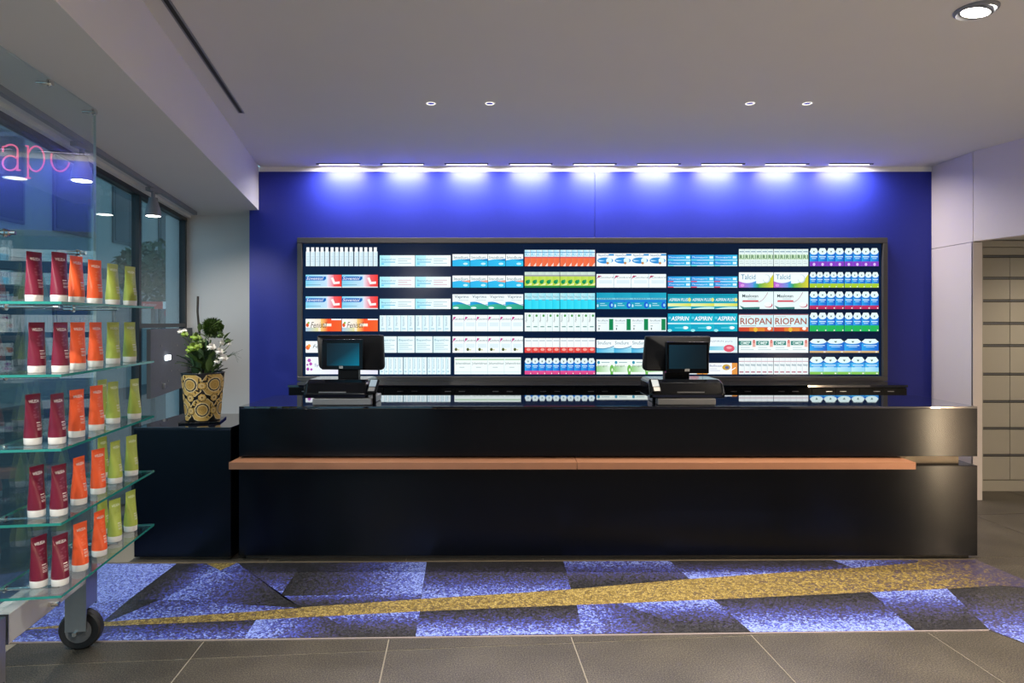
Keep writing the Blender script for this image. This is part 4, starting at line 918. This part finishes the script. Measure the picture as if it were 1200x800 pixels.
def tsign(px, py, D, w, h):
    p = P(px, py, D); return p, w * D / FPX, h * D / FPX
p, w, h = tsign(178, 357.5, 9.0, 24, 8.5)
sg = thing('shop_sign', 'red shop sign with white lettering out on the street', 'sign', (p.x, p.y, p.z - h / 2))
MB().box(-w / 2, w / 2, 0, .06, 0, h).build('board', M['redsign'], sg)
art = Art(w * .66, h * .4); art.text('Kirchner', 0, 0, art.w, art.h, (.85, .85, .85)); link('lettering', art.mesh('lettering', 1, M['print']), sg).location = (-w * .42, -.003, h * .36)
MB().box(w / 2 + .01, w / 2 + .01 + h, .0, .06, 0, h).build('white_box', M['whitesign'], sg)
MB().box(-.03, .03, .03, .08, -(p.z - h / 2) - .06, 0).build('post', M['stone'], sg)
p, w, h = tsign(199, 367, 8.4, 12, 12)
ts = thing('traffic_sign', 'round blue and red no-stopping sign on a post in the street', 'road sign', (p.x, p.y, -.06))
MB().lathe([(w / 2, -.01), (w / 2, .01)], 24, (0, 0, p.z + .06), axis='y').build('red_disc', M['redsign'], ts)
MB().lathe([(w * .38, -.018), (w * .38, -.01)], 24, (0, 0, p.z + .06), axis='y').build('blue_disc', M['bluesign'], ts)
MB().tube([(-w * .27, -.022, p.z + .06 + w * .27), (w * .27, -.022, p.z + .06 - w * .27)], w * .05).build('red_stripe', M['redsign'], ts)
MB().cyl((0, .03, 0), (0, .03, p.z + .1), .03, 10).build('post', M['steel'], ts)
p = P(200, 322, 9.6)
tr = thing('street_tree', 'dark leafy tree standing on the street outside', 'tree', (p.x, p.y, -.06))
MB().cyl((0, 0, 0), (0, 0, 2.2), .07, 10, r1=.045).build('trunk', M['twig'], tr)
mb = MB(); rr = random.Random(5)
for k in range(1400):
    d_ = Vector((rr.gauss(0, 1), rr.gauss(0, 1), rr.gauss(0, .7))); d_ = d_.normalized() * rr.uniform(.3, 1) ** .5
    c = Vector((d_.x * .75, d_.y * .75, p.z + .1 + d_.z * .5)); u = Vector((rr.uniform(-1, 1), rr.uniform(-1, 1), rr.uniform(-1, 1))).normalized() * .06; w2 = u.orthogonal().normalized() * .03
    mb.add([c - u, c + w2, c + u, c - w2], [(0, 1, 2, 3)])
mb.build('crown', M['leafdark'], tr)['kind'] = 'stuff'
# neon lettering hung outside over the pavement
ND = 5.0; nk = ND / FPX; p = P(40, 197, ND)
ne = thing('neon_sign', 'pink-red neon lettering reading apo hanging outside the window', 'neon sign', p)
def nz(x, y): return ((x - 40) * nk, 0, (194 - y) * nk)
def arc(cx, cy, rx, ry, a0, a1, n=14): return [(cx + rx * math.cos(math.radians(a0 + (a1 - a0) * i / n)), cy - ry * math.sin(math.radians(a0 + (a1 - a0) * i / n))) for i in range(n + 1)]
letters = [[[(3.5, 175), (3.5, 168.5)] + arc(12.5, 173, 8.2, 6.5, 140, 0) + [(20.7, 190), (20.7, 196.3)], arc(12.0, 188, 9, 8.6, 60, 320) + [(20.5, 190)], arc(12, 188, 9, 8.6, 60, 40) + [(20.7, 178.5)], [(19, 196.3), (23.8, 196.3)]],
           [[(32.8, 168), (32.8, 205.5)], [(30, 168), (33, 168)], [(30, 205.5), (35.8, 205.5)], [(32.8, 176)] + arc(42.2, 183, 9.8, 14.8, 150, -150) + [(32.8, 190)]],
           [arc(70.8, 182.5, 11, 15.2, 0, 360, 26)]]
for s_ in letters:
    mb = MB()
    for st in s_: mb.tube([nz(*q) for q in st], .0062, 8)
    mb.build('letter', M['neon'], ne, smooth=True)
MB().box(nz(0, 0)[0] - .05, nz(84, 0)[0], .05, .06, nz(0, 163)[2] + .06, nz(0, 163)[2] + .09).build('carrier_rail', M['greyfix'], ne)
for q in (-.15, .2): MB().cyl((q, .055, nz(0, 163)[2] + .09), (q, .055, nz(0, 163)[2] + .6), .006, 8).build('hanger', M['greyfix'], ne)
